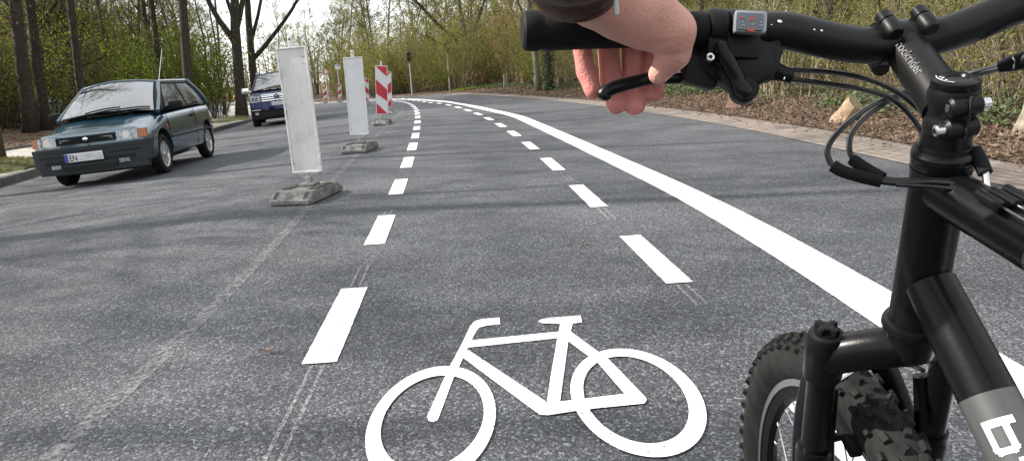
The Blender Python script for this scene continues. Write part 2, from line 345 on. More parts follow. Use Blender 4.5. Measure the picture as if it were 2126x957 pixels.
# bicycle pictogram
SYM = {'fork': [(-.215, 2.728), (-.248, 2.497), (-.289, 2.11), (-.282, 2.079), (-.267, 2.069), (-.254, 2.082), (-.228, 2.383), (-.181, 2.743)],
'bar': [(-.215, 2.728), (-.192, 2.923), (-.176, 2.978), (-.146, 3.001), (-.072, 3.009), (-.068, 2.923), (-.121, 2.917), (-.154, 2.896), (-.167, 2.843), (-.181, 2.743)],
'top': [(-.195, 2.749), (.168, 2.8), (.158, 2.728), (-.199, 2.672)], 'down': [(-.216, 2.595), (-.187, 2.647), (.08, 2.17), (.08, 2.076), (.058, 2.082), (.027, 2.138)],
'seat': [(.18, 2.891), (.23, 2.884), (.196, 2.691), (.124, 2.159), (.076, 2.10), (.109, 2.373), (.152, 2.697)],
'saddle': [(.09, 2.932), (.104, 2.955), (.146, 2.969), (.272, 2.981), (.27, 2.896), (.23, 2.882), (.18, 2.889), (.105, 2.907)],
'sstay': [(.211, 2.801), (.324, 2.484), (.393, 2.175), (.396, 2.148), (.387, 2.126), (.339, 2.174), (.282, 2.455), (.192, 2.692)],
'cstay': [(.062, 2.153), (.342, 2.197), (.393, 2.175), (.396, 2.148), (.383, 2.121), (.198, 2.1), (.08, 2.073), (.056, 2.091)]}
mb = MB()
for i, (k, p) in enumerate(SYM.items()):
    mb.add([(x, y, .0030+.0003*i) for x, y in p], [tuple(range(len(p)))])
for j, (cx, cy, ax, ay, bx, by, dx, dy) in enumerate(((-.271, 2.099, .194, .398, .155, .309, .002, .006), (.366, 2.189, .203, .393, .158, .318, -.004, 0))):
    an = np.linspace(0, 2*math.pi, 73)[:-1]
    P = np.array([[(cx+ax*math.cos(a), cy+ay*math.sin(a), .0056+.0003*j), (cx+dx+bx*math.cos(a), cy+dy+by*math.sin(a), .0056+.0003*j)] for a in np.append(an, 0)])
    mb.grid(P)
o = mb.build('bicycle_pictogram', M['road_paint'], smooth=0)
tag(o, 'white painted bicycle pictogram on the asphalt between the dashed lines', 'road marking', kind='structure')
for p in o.data.polygons:
    if p.normal.z < 0: p.flip()
# ------------------------------------------------------------------ vegetation
M['bark'] = mat('bark', (.060, .050, .040), .9, 0, .2, col2=(.028, .024, .019), vscale=9, bump=.8, bscale=24)
M['bark_pale'] = mat('bark_pale', (.19, .165, .125), .9, 0, .2, col2=(.10, .085, .062), vscale=9, bump=.6, bscale=24)
M['twig'] = mat('twig', (.165, .128, .088), .85, 0, .2, col2=(.075, .057, .04), vscale=2.5)
M['twig_dark'] = mat('twig_dark', (.085, .066, .048), .85, 0, .2, col2=(.045, .036, .027), vscale=2.5)
M['leaf_spring'] = leaf_mat('leaf_spring', (.095, .105, .02), (.31, .30, .075))
M['leaf_fresh'] = leaf_mat('leaf_fresh', (.085, .125, .016), (.22, .26, .04))
M['leaf_olive'] = leaf_mat('leaf_olive', (.06, .066, .018), (.20, .20, .045))
M['leaf_brown'] = leaf_mat('leaf_brown', (.09, .07, .03), (.22, .18, .08))
M['stalk'] = mat('stalk', (.30, .245, .17), .8, 0, .2, var=.35, vscale=4)
M['ivy_leaf'] = leaf_mat('ivy_leaf', (.025, .05, .018), (.13, .17, .085), .15)
M['dead_leaf'] = leaf_mat('dead_leaf', (.034, .023, .016), (.27, .19, .14), .1)
M['leaf_hedge'] = leaf_mat('leaf_hedge', (.032, .05, .01), (.20, .25, .05))
M['rust_needle'] = leaf_mat('rust_needle', (.12, .07, .035), (.24, .145, .075), .3)
M['grass_blade'] = leaf_mat('grass_blade', (.05, .06, .02), (.17, .16, .06), .3)

def leaf_quads(mb, pts, size, mi=0, up=.0, aspect=.62):
    """small leaf-shaped faces, each folded a little, at every point"""
    n = len(pts); pts = np.asarray(pts, float)
    d = rng.normal(size=(n, 3)); d[:, 2] -= up; d /= np.linalg.norm(d, axis=1)[:, None]
    e = rng.normal(size=(n, 3)); e -= d*(e*d).sum(1)[:, None]; e /= np.linalg.norm(e, axis=1)[:, None]
    nn = np.cross(d, e); s = size*rng.uniform(.6, 1.35, n)[:, None]
    a = pts; b = pts+d*s*.5+e*s*aspect*.5+nn*s*.06; c = pts+d*s; f = pts+d*s*.5-e*s*aspect*.5+nn*s*.06
    vs = np.stack([a, b, c, f], 1).reshape(-1, 3)
    base = mb.n; mb.v.append(vs); mb.n += len(vs)
    mb.f += [(base+4*i, base+4*i+1, base+4*i+2, base+4*i+3) for i in range(n)]; mb.m += [mi]*n
def wander(p, d, L, k, curl, gravity=0.):
    out = [np.array(p, float)]; d = unit(d)
    for i in range(k):
        d = unit(d+rng.normal(size=3)*curl+V(0, 0, gravity)); out.append(out[-1]+d*L/k)
    return out
def shrub_meshes(name, n_stem, h, spread, r, leaves, lsize, lmat, smat, lean=.35, low=.0, twigs=5, base=.25):
    st = MB(); lf = MB(); tips = []
    for i in range(n_stem):
        a = rng.uniform(0, 2*math.pi); q = base*math.sqrt(rng.uniform()); ln = rng.uniform(.05, lean)
        hh = h*rng.uniform(.55, 1.05)
        P = wander((q*math.cos(a), q*math.sin(a), -.08), V(math.cos(a)*ln, math.sin(a)*ln, 1)+rng.normal(size=3)*.08, hh, 7, .09, -.01)
        st.tube(P, list(np.linspace(r*rng.uniform(.6, 1.2), r*.2, 8)), 4, caps=False)
        for t in range(twigs):
            j = rng.integers(1, 7); f = rng.uniform(); p = P[j]*(1-f)+P[j+1]*f
            Q = wander(p, unit(P[j+1]-P[j])+rng.normal(size=3)*.7, hh*rng.uniform(.15, .36), 4, .16, .02)
            st.tube(Q, list(np.linspace(r*.4, r*.12, 5)), 3, caps=False); tips += Q[1:]
            if rng.uniform() < .7:
                Q2 = wander(Q[2], unit(Q[3]-Q[2])+rng.normal(size=3)*.8, hh*.14, 3, .2); st.tube(Q2, list(np.linspace(r*.25, r*.1, 4)), 3, caps=False); tips += Q2[1:]
        tips += P[3:]
    tips = np.array(tips); tips = tips[tips[:, 2] > low]
    k = rng.integers(0, len(tips), leaves); leaf_quads(lf, tips[k]+rng.normal(size=(leaves, 3))*spread, lsize, up=.2)
    return st.mesh(name+'_stems', smat), lf.mesh(name+'_leaves', lmat)
def tree_meshes(name, h, r, first, n_limb, limb_len, twig_n, leaves, lsize, lmat, bmat, tmat, fork=None, lean=(0, 0), wob=.035, up=.6, tw_r=.012, limb_r=(.28, .5)):
    tr = MB(); cr = MB(); lf_pts = []
    nseg = 12; P = wander((0, 0, -.3), V(lean[0], lean[1], 1), h, nseg, wob, .01)
    rad = [r*(1.35 if i == 0 else 1)*(1-.8*(i/nseg)**1.2) for i in range(nseg+1)]
    tr.tube(P, rad, 10)
    def twigs(Q, rr, n, L):
        for _ in range(n):
            j = rng.integers(1, len(Q)-1); f = rng.uniform(); p = Q[j]*(1-f)+Q[j+1]*f
            T = wander(p, unit(Q[j+1]-Q[j])+rng.normal(size=3)*.75+V(0, 0, .15), L*rng.uniform(.5, 1.2), 4, .15, .03)
            cr.tube(T, list(np.linspace(max(rr*.5, tw_r*.8), tw_r*.35, 5)), 3, caps=False)
            for _ in range(3):
                j2 = rng.integers(1, 4); U = wander(T[j2], unit(T[j2+1]-T[j2])+rng.normal(size=3)*.8, L*rng.uniform(.25, .55), 3, .18, .02)
                cr.tube(U, list(np.linspace(tw_r*.5, tw_r*.25, 4)), 3, caps=False); lf_pts.extend(U[1:])
            lf_pts.extend(T[2:])
    for i in range(n_limb):
        z = first+(h*.96-first)*((i+rng.uniform())/n_limb)**1.05; t = np.clip(z/h*nseg, 0, nseg-1.01); j = int(t); p = P[j]*(1-(t-j))+P[j+1]*(t-j)
        a = i*2.4+rng.uniform(-.5, .5); L = limb_len*rng.uniform(.6, 1.15)*(1-.45*z/h); rr = max(.018, rad[j]*rng.uniform(*limb_r))
        Q = wander(p, V(math.cos(a), math.sin(a), up*rng.uniform(.6, 1.5)), L, 6, .11, .05)
        (tr if rr > .05 else cr).tube(Q, list(np.linspace(rr, rr*.3, 7)), 6 if rr > .05 else 5, caps=False); twigs(Q, rr*.4, twig_n, L*.45)
    if fork:
        for (z, dirv, L, rr) in fork:
            t = z/h*nseg; j = int(t); p = P[j]*(1-(t-j))+P[j+1]*(t-j); Q = wander(p, V(*dirv), L, 7, .06, .05)
            tr.tube(Q, list(np.linspace(rr, rr*.35, 8)), 8, caps=False); twigs(Q[3:], rr*.4, twig_n*2, L*.3)
    if leaves:
        lp = np.array(lf_pts); k = rng.integers(0, len(lp), leaves)
        lfb = MB(); leaf_quads(lfb, lp[k]+rng.normal(size=(leaves, 3))*.07, lsize, up=.2)
        off = cr.n; cr.v += lfb.v; cr.f += [tuple(i+off for i in f) for f in lfb.f]; cr.m += [1]*len(lfb.f); cr.n += lfb.n
    a = tr.mesh(name+'_trunk', bmat); a.shade_smooth(); return a, cr.mesh(name+'_crown', [tmat, lmat])
def make_kind(name, parts):
    def place(x, y, rz, s, label, cat, group=None, z=None, sz=None, tilt=(0, 0)):
        e = bpy.data.objects.new(name, None); COL.objects.link(e); e.empty_display_size = .2
        e.location = (x, y, gz(x, y) if z is None else z); e.rotation_euler = (Matrix.Rotation(tilt[1], 3, 'Y') @ Matrix.Rotation(rz, 3, 'Z')).to_euler(); e.scale = (s, s, sz or s)
        tag(e, label, cat, group)
        for pn, me in parts: local_part(pn, me, e)
        return e
    return place
def shrub_kind(name, *a, **k):
    s, l = shrub_meshes(name, *a, **k); return make_kind(name, [('stems', s), ('foliage', l)])
def tree_kind(name, *a, **k):
    t, c = tree_meshes(name, *a, **k); return make_kind(name, [('trunk', t), ('crown', c)])
THK = [shrub_kind('thicket_shrub', 26, 3.3, .14, .014, 3200, .062, M['leaf_spring'], M['twig'], twigs=7, base=.55),
       shrub_kind('thicket_shrub', 30, 2.7, .15, .011, 3000, .058, M['leaf_olive'], M['twig_dark'], lean=.55, twigs=7, base=.6),
       shrub_kind('thicket_shrub', 22, 3.8, .14, .016, 2200, .062, M['leaf_spring'], M['twig'], lean=.25, twigs=8, base=.6),
       shrub_kind('thicket_shrub', 24, 3.0, .15, .013, 3200, .06, M['leaf_fresh'], M['twig_dark'], lean=.5, twigs=6, base=.5)]
EDG = [shrub_kind('verge_shrub', 30, 2.4, .05, .0075, 1100, .045, M['leaf_hedge'], M['twig'], lean=.35, twigs=6, base=.6),
       shrub_kind('verge_shrub', 34, 2.1, .06, .006, 1200, .042, M['leaf_spring'], M['twig'], lean=.5, twigs=7, base=.7),
       shrub_kind('verge_shrub', 26, 2.6, .06, .009, 1100, .046, M['leaf_hedge'], M['stalk'], lean=.4, twigs=6, base=.6)]
UND = [shrub_kind('undergrowth_shrub', 30, 2.9, .16, .012, 2600, .06, M['leaf_olive'], M['twig_dark'], lean=.5, twigs=8, base=.7),
       shrub_kind('undergrowth_shrub', 26, 3.3, .14, .014, 1600, .06, M['leaf_brown'], M['twig_dark'], lean=.4, twigs=9, base=.7),
       shrub_kind('undergrowth_shrub', 24, 3.1, .16, .012, 3000, .06, M['leaf_fresh'], M['twig_dark'], lean=.5, twigs=7, base=.6)]
FRESH = shrub_kind('leafy_shrub', 22, 4.2, .22, .02, 4200, .085, M['leaf_fresh'], M['twig_dark'], lean=.6, twigs=8, base=.4, low=.8)
SLIM = [tree_kind('slender_tree', 11, .10, 1.6, 28, 2.8, 7, 3200, .10, M['leaf_spring'], M['bark_pale'], M['twig'], wob=.04),
        tree_kind('slender_tree', 13, .13, 2.4, 30, 3.4, 7, 2600, .10, M['leaf_spring'], M['bark_pale'], M['twig'], wob=.05),
        tree_kind('slender_tree', 9.5, .08, 1.2, 26, 2.4, 7, 3400, .09, M['leaf_olive'], M['bark'], M['twig_dark'], wob=.05)]
WOOD = [tree_kind('forest_tree', 14, .17, 1.8, 30, 3.6, 7, 5200, .085, M['leaf_olive'], M['bark'], M['twig_dark'], wob=.04),
        tree_kind('forest_tree', 12, .12, 1.2, 30, 3.0, 7, 5600, .08, M['leaf_olive'], M['bark'], M['twig_dark'], wob=.05)]
AVEN = [tree_kind('avenue_tree', 15, .22, 5.0, 30, 5.2, 11, 2200, .10, M['leaf_spring'], M['bark'], M['twig_dark'], wob=.010, limb_r=(.13, .24)),
        tree_kind('avenue_tree', 14, .17, 4.6, 28, 4.8, 11, 2200, .10, M['leaf_spring'], M['bark'], M['twig_dark'], wob=.020, limb_r=(.15, .26))]

def at_px(px, depth_y, xoff=0):
    """ground x under photo column px at distance y (near the horizon row)"""
    d = (px-1063)/F*CR + .2*CU + CF
    return d[0]/d[1]*depth_y
taken = []
KEEP = [(-3.16-.35, 44.1, .35), (at_px(854, 46.5), 46.5, .3), (at_px(1140, 30.5), 30.5, .25), (-17.3, 27.2, .3), (-17.75, 28.9, .3), (-16.4, 29.2, .3), (-15.3, 33.5, .25), (-12.95, 30.8, .3), (at_px(1118, 31.2), 31.2, .2), (at_px(1053, 40.5), 40.5, .1), (at_px(990, 42.5), 42.5, .1), (.05, 38.9, .2), (.95, 38.0, .2)]      # sight lines to things the photograph shows in front of the thicket
# --- avenue trees whose trunks show, one by one
av = [(-10.95, 15.9, 0, .72, 'dark trunk at the very edge of the view, standing in the grassy kerb patch'),
      (-17.3, 27.2, 0, 1.1, 'thick dark trunk second from the edge, behind the sidewalk and green hatchback'),
      (-17.75, 28.9, 1, 1.15, 'slim dark trunk just beyond the thick one, behind the green hatchback'),
      (-16.4, 29.2, 1, .95, 'bowed dark trunk rising behind the windscreen of the green hatchback'),
      (-15.3, 33.5, 1, .85, 'leaning trunk with a dark box on it, behind the green hatchback roof'),
      (-12.95, 30.8, 0, .95, 'straight thick trunk in front of fresh green leaves, behind the hatchback rear')]
for i, (x, y, k, s, lb) in enumerate(av):
    AVEN[k](x, y, [.4, 2.1, 4.0, 5.2, 1.2, 3.0][i], s, lb, 'tree', tilt=(0, [.05, .07, .06, .07, .02, .05][i])); taken.append((x, y))
FORK = tree_kind('forked_tree', 13, .25, 6.2, 10, 4.5, 9, 900, .1, M['leaf_spring'], M['bark'], M['twig_dark'], wob=.015, fork=[(3.5, (-.5, 0, .95), 4.5, .15), (4.0, (.30, .3, 1), 5, .14), (4.3, (-.1, -.3, 1), 4, .1)])
FORK2 = tree_kind('forked_tree', 13, .2, 5.5, 10, 4.5, 9, 900, .1, M['leaf_spring'], M['bark'], M['twig_dark'], wob=.02, fork=[(2.9, (.85, 0, .9), 5.5, .12), (3.6, (.42, .1, 1), 5, .10)])
FORK(-11.95, 33.9, 0, 1.0, 'dark forked tree by the kerb just behind the blue off-roader', 'tree', tilt=(0, .055)); FORK2(-12.15, 36.6, 0, 1.0, 'dark tree with a long branch over the road, behind the blue off-roader roof', 'tree', tilt=(0, .05))
# the same row goes on towards and past the photographer: its crowns throw the dappled shade
for i, (x, y) in enumerate([(-11.4, 6.5), (-11.8, -1.0), (-11.2, -8.5), (-15.5, 3.0), (-16.0, 10.5), (-14.6, 19.5), (-20, 6.5), (-20.5, -3), (-19.5, 14)]):
    AVEN[i % 2](x, y, i*1.3, .95+.05*(i % 3), 'tall bare avenue tree of the row beside the sidewalk, outside the picture', 'tree', 'avenue trees outside the picture')
def ok(x, y, dmin):
    for (sx, sy, hw) in KEEP:
        if y < sy+.6 and y > 8 and abs(x-sx*y/sy) < hw+.55: return False
    for (a, b) in taken:
        if (a-x)**2+(b-y)**2 < dmin*dmin: return False
    taken.append((x, y)); return True
# --- woodland on the far side of the sidewalk
n = 0; GL = 'woodland trees behind the sidewalk'
while n < 115:
    y = 12+78*rng.uniform()**.8; d = (9.2 if y < 33 else 5.2)+38*rng.uniform()**1.5; x = float(KERB(min(y, 62)))-d
    if y > 62: x = -30-rng.uniform(0, 40)
    if math.atan2(-x, y) > R(41) or (y > 27 and y < 60 and d < 8 and x > -19): continue
    if not ok(x, y, 1.2): continue
    WOOD[n % 2](x, y, rng.uniform(0, 6.28), rng.uniform(.75, 1.2), 'dark woodland tree among many behind the sidewalk, sprouting olive leaves', 'tree', GL); n += 1
n = 0
while n < 190:
    y = 11+62*rng.uniform()**.9; d = (8.6 if y < 33 else 5.0)+26*rng.uniform()**1.3; x = float(KERB(min(y, 60)))-d
    if math.atan2(-x, y) > R(41) or (y > 27 and y < 60 and d < 7.5): continue
    if not ok(x, y, .8): continue
    UND[[0, 1, 1, 0, 2][n % 5]](x, y, rng.uniform(0, 6.28), rng.uniform(.8, 1.75), 'twiggy undergrowth shrub in the wood behind the sidewalk', 'shrub', 'undergrowth shrubs in the wood behind the sidewalk'); n += 1
for i, (px, y, s) in enumerate([(335, 33.5, 1.05), (372, 36, 1.15), (420, 34.5, 1.1), (448, 37.5, 1.0), (300, 38, 1.1)]):
    FRESH(at_px(px, y), y, i*1.1, s, 'bright fresh green leafy shrub behind the straight thick trunk near the lamp post', 'shrub', 'fresh green shrubs behind the hatchback')
# --- thicket round the outside of the bend
n = 0; GT = 'thicket shrubs round the outside of the bend'
while n < 150:
    y = 33+40*rng.uniform()**.9; d = .9+16*rng.uniform()**1.9; x = float(BRK(y))+d
    if y > 62: x = float(BRK(62))+rng.uniform(-14, 22)
    if x < BRK(y)+.7 or x > .55*y: continue
    if not ok(x, y, .55): continue
    THK[[0, 2, 1, 0, 3, 2][n % 6]](x, y, rng.uniform(0, 6.28), rng.uniform(.85, 1.55), 'dense twiggy spring thicket shrub lining the outside of the road bend', 'shrub', GT); n += 1
n = 0
while n < 125:
    y = 36+52*rng.uniform(); x = float(BRK(min(y, 64)))+2.5+26*rng.uniform()**1.3 if y < 64 else rng.uniform(-26, 26)
    if y < 88 and x < BRK(y)+2: continue
    if not ok(x, y, 1.0): continue
    # leave the bright gap of sky over the end of the road thinner
    a = math.degrees(math.atan2(x, y))
    gapt = -20 < a < -12.5
    if gapt and y < 55: continue
    SLIM[int(n) % 3](x, y, rng.uniform(0, 6.28), rng.uniform(.45, .8) if gapt else rng.uniform(.8, 1.25), 'slender pale tree with hazy spring twigs beyond the road bend', 'tree', 'slender trees beyond the road bend'); n += 1
TWIST = tree_kind('twisted_tree', 10, .19, 5.5, 9, 3.2, 8, 500, .1, M['leaf_spring'], M['bark'], M['twig_dark'], wob=.05, fork=[(2.6, (-.75, 0, .8), 5.0, .15), (2.8, (.3, .2, 1), 5.0, .12), (2.2, (-.9, .2, .5), 3, .07)])
TWIST(at_px(978, 46), 46, 0, 1.0, 'dark twisted forking tree rising from the thicket left of the grip end', 'tree')
# --- close thicket along the brick gutter
n = 0; GV = 'verge shrubs along the brick gutter'
while n < 82:
    y = 3.2+31*rng.uniform()**1.0; d = 1.75+3.6*rng.uniform()**1.5+.04*y*rng.uniform(); x = float(BRK(y))+d
    if not ok(x, y, .5): continue
    EDG[[0, 1, 0, 2, 1][n % 5]](x, y, rng.uniform(0, 6.28), rng.uniform(.85, 1.3), 'thin-stemmed verge shrub in the dense hedge-like thicket along the brick gutter', 'shrub', GV); n += 1
n = 0
while n < 55:
    y = 4+36*rng.uniform(); x = float(BRK(y))+5+14*rng.uniform()
    if not ok(x, y, .8): continue
    THK[[1, 0, 3][n % 3]](x, y, rng.uniform(0, 6.28), rng.uniform(.8, 1.2), 'taller thicket shrub deeper in the wood behind the brick gutter', 'shrub', 'taller shrubs behind the verge'); n += 1
n = 0
while n < 34:
    y = 5+34*rng.uniform(); x = float(BRK(y))+4+16*rng.uniform()
    if not ok(x, y, 1.0): continue
    WOOD[n % 2](x, y, rng.uniform(0, 6.28), rng.uniform(.7, 1.1), 'thin woodland tree standing deep in the thicket behind the brick gutter', 'tree', 'woodland trees behind the verge'); n += 1
# distant wood that closes every gap: one mass
st = MB(); lf = MB()
for i in range(1700):
    a = R(rng.uniform(-62, 66) if i < 900 else rng.uniform(-60, -24)); r = rng.uniform(88, 125); x, y = r*math.sin(a), r*math.cos(a); gap = -24 < math.degrees(a) < -8
    hh = rng.uniform(4, 7) if gap else rng.uniform(8, 15); P = wander((x, y, -2), V(0, 0, 1), hh, 4, .05); st.tube(P, list(np.linspace(.13, .03, 5)), 4, caps=False)
    pts = np.array([P[rng.integers(0, 5)] for _ in range(80)])*V(1, 1, 0)+V(0, 0, 1)*(rng.uniform(-2, hh*.9, 80))[:, None]
    leaf_quads(lf, pts+rng.normal(size=(80, 3))*V(1.2, 1.2, .4), .23)
w = MB(); w.v = st.v+lf.v; w.f = st.f+[tuple(i+st.n for i in f) for f in lf.f]; w.m = [0]*len(st.f)+[1]*len(lf.f); w.n = st.n+lf.n
tag(w.build('far_wood', [M['twig'], M['leaf_spring']], smooth=0, flip_check=False), 'far-off hazy wood closing the view beyond the bend', 'woodland', kind='stuff')
# leaf litter, ivy and grass
def scatter(name, n, fn, size, material, label, cat, up=0., aspect=.62, flat=.45):
    pts = []
    while len(pts) < n:
        p = fn()
        if p is not None: pts.append(p)
    pts = np.array(pts); d = rng.normal(size=(n, 3))*V(1, 1, flat); d[:, 2] += up; d /= np.linalg.norm(d, axis=1)[:, None]
    e = np.cross(d, V(0, 0, 1)+rng.normal(size=(n, 3))*.35); e /= np.linalg.norm(e, axis=1)[:, None]; nn = np.cross(e, d)
    s = size*rng.uniform(.5, 1.4, n)[:, None]; curl = rng.uniform(-.25, .35, n)[:, None]
    vs = np.stack([pts-d*s*.5, pts+e*s*aspect*.5+nn*s*curl, pts+d*s*.5, pts-e*s*aspect*.5+nn*s*curl], 1).reshape(-1, 3)
    me = bpy.data.meshes.new(name); me.from_pydata(vs.tolist(), [], [(4*i, 4*i+1, 4*i+2, 4*i+3) for i in range(n)]); me.materials.append(material)
    return tag(link(name, me), label, cat, kind='stuff')
def verge_pt(y0, y1, d0, d1, pw=1., dz=.015):
    y = y0+(y1-y0)*rng.uniform()**1.6; d = d0+(d1-d0)*rng.uniform()**pw; x = float(BRK(y))+d
    return (x, y, float(right_ground(x, y))+dz+rng.uniform(0, .03))
scatter('leaf_litter', 34000, lambda: verge_pt(2.2, 40, -.02, 3.6, 1.1), .06, M['dead_leaf'], 'brown dead leaves carpeting the verge beside the brick gutter', 'leaf litter', aspect=.5)
scatter('gutter_leaves', 420, lambda: (lambda p: (p[0], p[1], float(zroad(ASPH(p[1])))+.03))(verge_pt(3, 34, -.5, 0, .6)), .05, M['dead_leaf'], 'few dead leaves blown onto the brick gutter', 'leaf litter', flat=.1)
scatter('fallen_twigs', 900, lambda: verge_pt(2.5, 34, .2, 3.2, 1, .03), .34, M['twig'], 'thin broken twigs lying over the leaf litter', 'twigs', aspect=.035, flat=.35)
scatter('dry_stalks', 900, lambda: (lambda p: (p[0], p[1], p[2]+.2+.7*rng.uniform()))(verge_pt(3, 36, 1.8, 4.2)), .9, M['stalk'], 'dry pale upright stalks at the foot of the thicket', 'dry stalks', up=1.1, aspect=.014, flat=.6)
def ivy_pt():
    p = verge_pt(3, 42, .9, 3.4, .9); c = math.sin(p[1]*1.7)+math.sin(p[1]*.63+1)+.5*math.sin(p[0]*3+p[1]*4)
    if c < rng.uniform(-.6, .9): return None
    return (p[0], p[1], p[2]+.22*rng.uniform()**1.5)
scatter('ivy_cover', 12000, ivy_pt, .065, M['ivy_leaf'], 'dark green ivy creeping over the verge below the thicket', 'ivy', aspect=.9)
def wood_pt():
    y = 9+40*rng.uniform()**1.3; x = float(KERB(y))-3.5-9*rng.uniform()**1.2; return (x, y, float(left_ground(x, y))+.02)
scatter('forest_litter', 9000, wood_pt, .11, M['dead_leaf'], 'brown leaves on the forest floor behind the sidewalk', 'leaf litter', aspect=.5)
def patch(cx, cy, rx, ry):
    def f():
        a = rng.uniform(0, 6.28); q = math.sqrt(rng.uniform()); x, y = cx+q*rx*math.cos(a), cy+q*ry*math.sin(a)
        if x > KERB(y)-.2: return None
        return (x, y, float(z_left(y))+.05+.12*(1-q))
    return f
gp_ = [patch(-9.8, 13.6, 1.6, 1.9), patch(-11.2, 30.6, .9, 2.6), patch(-9.9, 23.5, .35, 1.6)]
scatter('verge_grass', 3000, lambda: gp_[rng.choice(3, p=[.7, .2, .1])](), .12, M['grass_blade'], 'rough grass in the tree patches along the kerb', 'grass', up=1.3, aspect=.10, flat=.6)
# grassy mounds the blades grow on
mb = MB()
for cx, cy, rx, ry, hh in ((-9.8, 13.6, 1.65, 2.0, .16), (-11.25, 30.6, .9, 2.7, .1)):
    P = []
    for q in np.linspace(0, 1, 6):
        row = []
        for a in np.arange(20)*math.pi/10:
            x = min(cx+q*rx*math.cos(a), float(KERB(cy+q*ry*math.sin(a)))-.18); y = cy+q*ry*math.sin(a); row.append((x, y, float(z_left(y))-.02+hh*(1-q*q)))
        P.append(row)
    mb.grid(np.array(P), closed=True)
M['mossy_soil'] = litter_ground('mossy_soil', (.05, .045, .022), (.07, .075, .028), (.12, .12, .05), 30)
tag(mb.build('grass_mound', M['mossy_soil']), kind='structure')
# green patch at the far bend
def bend_pt():
    y = rng.uniform(39.6, 41.6); x = float(BRK(y))+.3+1.3*rng.uniform(); return (x, y, float(right_ground(x, y))+.1)
scatter('bend_herbs', 300, bend_pt, .10, M['leaf_fresh'], 'low bright green herbs at the outside of the bend', 'herbs', up=.5)
# ------------------------------------------------------------------ beacons, posts, stumps
M['beacon_white'] = mat('beacon_white', (.60, .605, .61), .45, 0, .4, col2=(.52, .52, .515), vscale=7, contrast=(.30, .50), bump=.05, bscale=60)
M['beacon_dirty'] = mat('beacon_dirty', (.56, .555, .54), .6, 0, .3, col2=(.43, .415, .39), vscale=5, contrast=(.28, .52), bump=.06, bscale=60)
M['beacon_frame'] = mat('beacon_frame', (.62, .62, .61), .5, 0, .4, var=.2, vscale=20)
M['beacon_red'] = mat('beacon_red', (.42, .018, .03), .4, 0, .5, var=.15, vscale=10)
M['grime'] = worn('grime', (.22, .20, .175), .55, .80, 30)
M['recycled_rubber'] = mat('recycled_rubber', (.21, .205, .20), .9, 0, .2, col2=(.085, .08, .077), vscale=16, bump=.5, bscale=60)
M['recycled_dark'] = mat('recycled_dark', (.055, .052, .05), .9, 0, .2, var=.3, vscale=20)
M['galvanised'] = mat('galvanised', (.33, .33, .33), .5, .6, var=.25, vscale=18)
def foot_mesh():
    mb = MB()
    # flat frustum with chamfered sides, hand-holds at both ends and a socket block
    w, l, h = .355, .74, .100
    def ring(sx, sy, z, c):
        x, y = w/2*sx, l/2*sy
        return [(-x+c, -y, z), (x-c, -y, z), (x, -y+c, z), (x, y-c, z), (x-c, y, z), (-x+c, y, z), (-x, y-c, z), (-x, -y+c, z)]
    R0 = [ring(1, 1, .012, .02), ring(1, 1, .04, .02), ring(.94, .80, h-.008, .02), ring(.90, .77, h, .02)]
    base = mb.n; mb.grid(np.array(R0), closed=True); mb.f.append(tuple(base+24+i for i in range(8))); mb.m.append(0); mb.f.append(tuple(base+7-i for i in range(8))); mb.m.append(0)
    for x in (-.11, 0, .11):
        for y in (-.30, .30): mb.box((x, y, .008), (.07, .10, .018))
    mb.box((0, .05, h+.012), (.14, .14, .03), bevel=.008)
    for s in (-1, 1):
        for x in (-.128, .128):
            mb.box((x, s*.315, .070), (.035, .085, .02), rot=np.array(Matrix.Rotation(s*-R(37), 3, 'X')), mi=1, bevel=.004)
        for k, wd in enumerate((.17, .12, .15)):     # worn relief rows
            mb.box((-.01, s*(.298+.022*k), .079-.0165*k), (wd, .010, .004), rot=np.array(Matrix.Rotation(s*-R(37), 3, 'X')), mi=1)
        mb.box((s*.12, .02, h+.004), (.07, .34, .012), mi=1, bevel=.004)
    return mb.mesh('beacon_foot', [M['recycled_rubber'], M['recycled_dark']])
def panel_mesh(kind):
    """panel hangs from z = 0 (bottom) to 1.0; front is -y"""
    mb = MB(); W, Hh = .26, 1.04
    if kind == 'back':
        mb.box((0, 0, Hh/2), (W-.012, .012, Hh-.012), mi=0)
        for s in (-1, 1): mb.box((s*(W/2-.006), 0, Hh/2), (.012, .030, Hh-.026), mi=1, bevel=.003)
        for z in (.0065, Hh-.0065): mb.box((0, 0, z), (W, .030, .013), mi=1, bevel=.003)
        n = 1
        mb.box((.0, -.0068, .5), (.004, .002, .9), mi=3); mb.box((.09, -.0068, .93), (.035, .0015, .07), mi=3); mb.box((-.112, -.0068, .5), (.014, .0015, .95), mi=3); mb.box((.03, -.0068, .62), (.006, .0015, .16), mi=3)
    else:
        s = -1 if kind == 'mirror' else 1
        mb.box((0, 0, Hh/2), (W, .020, Hh), mi=0, bevel=.004)
        for poly in ([(.05, 0.015), (.96, .015), (.96, .23)], [(.04, .28), (.96, .49), (.96, .73), (.04, .57)], [(.04, .77), (.96, .985), (.04, .985)]):
            P = [(s*(p[0]-.5)*W, -.0125, (1-p[1])*Hh) for p in poly]; Q = [(x, -.0095, z) for x, y, z in P]
            k = len(P); mb.add(P+Q, [tuple(range(k)), tuple(range(k, 2*k))[::-1]]+[(i, (i+1) % k, k+(i+1) % k, k+i) for i in range(k)], 2)
    return mb
ADD = {}
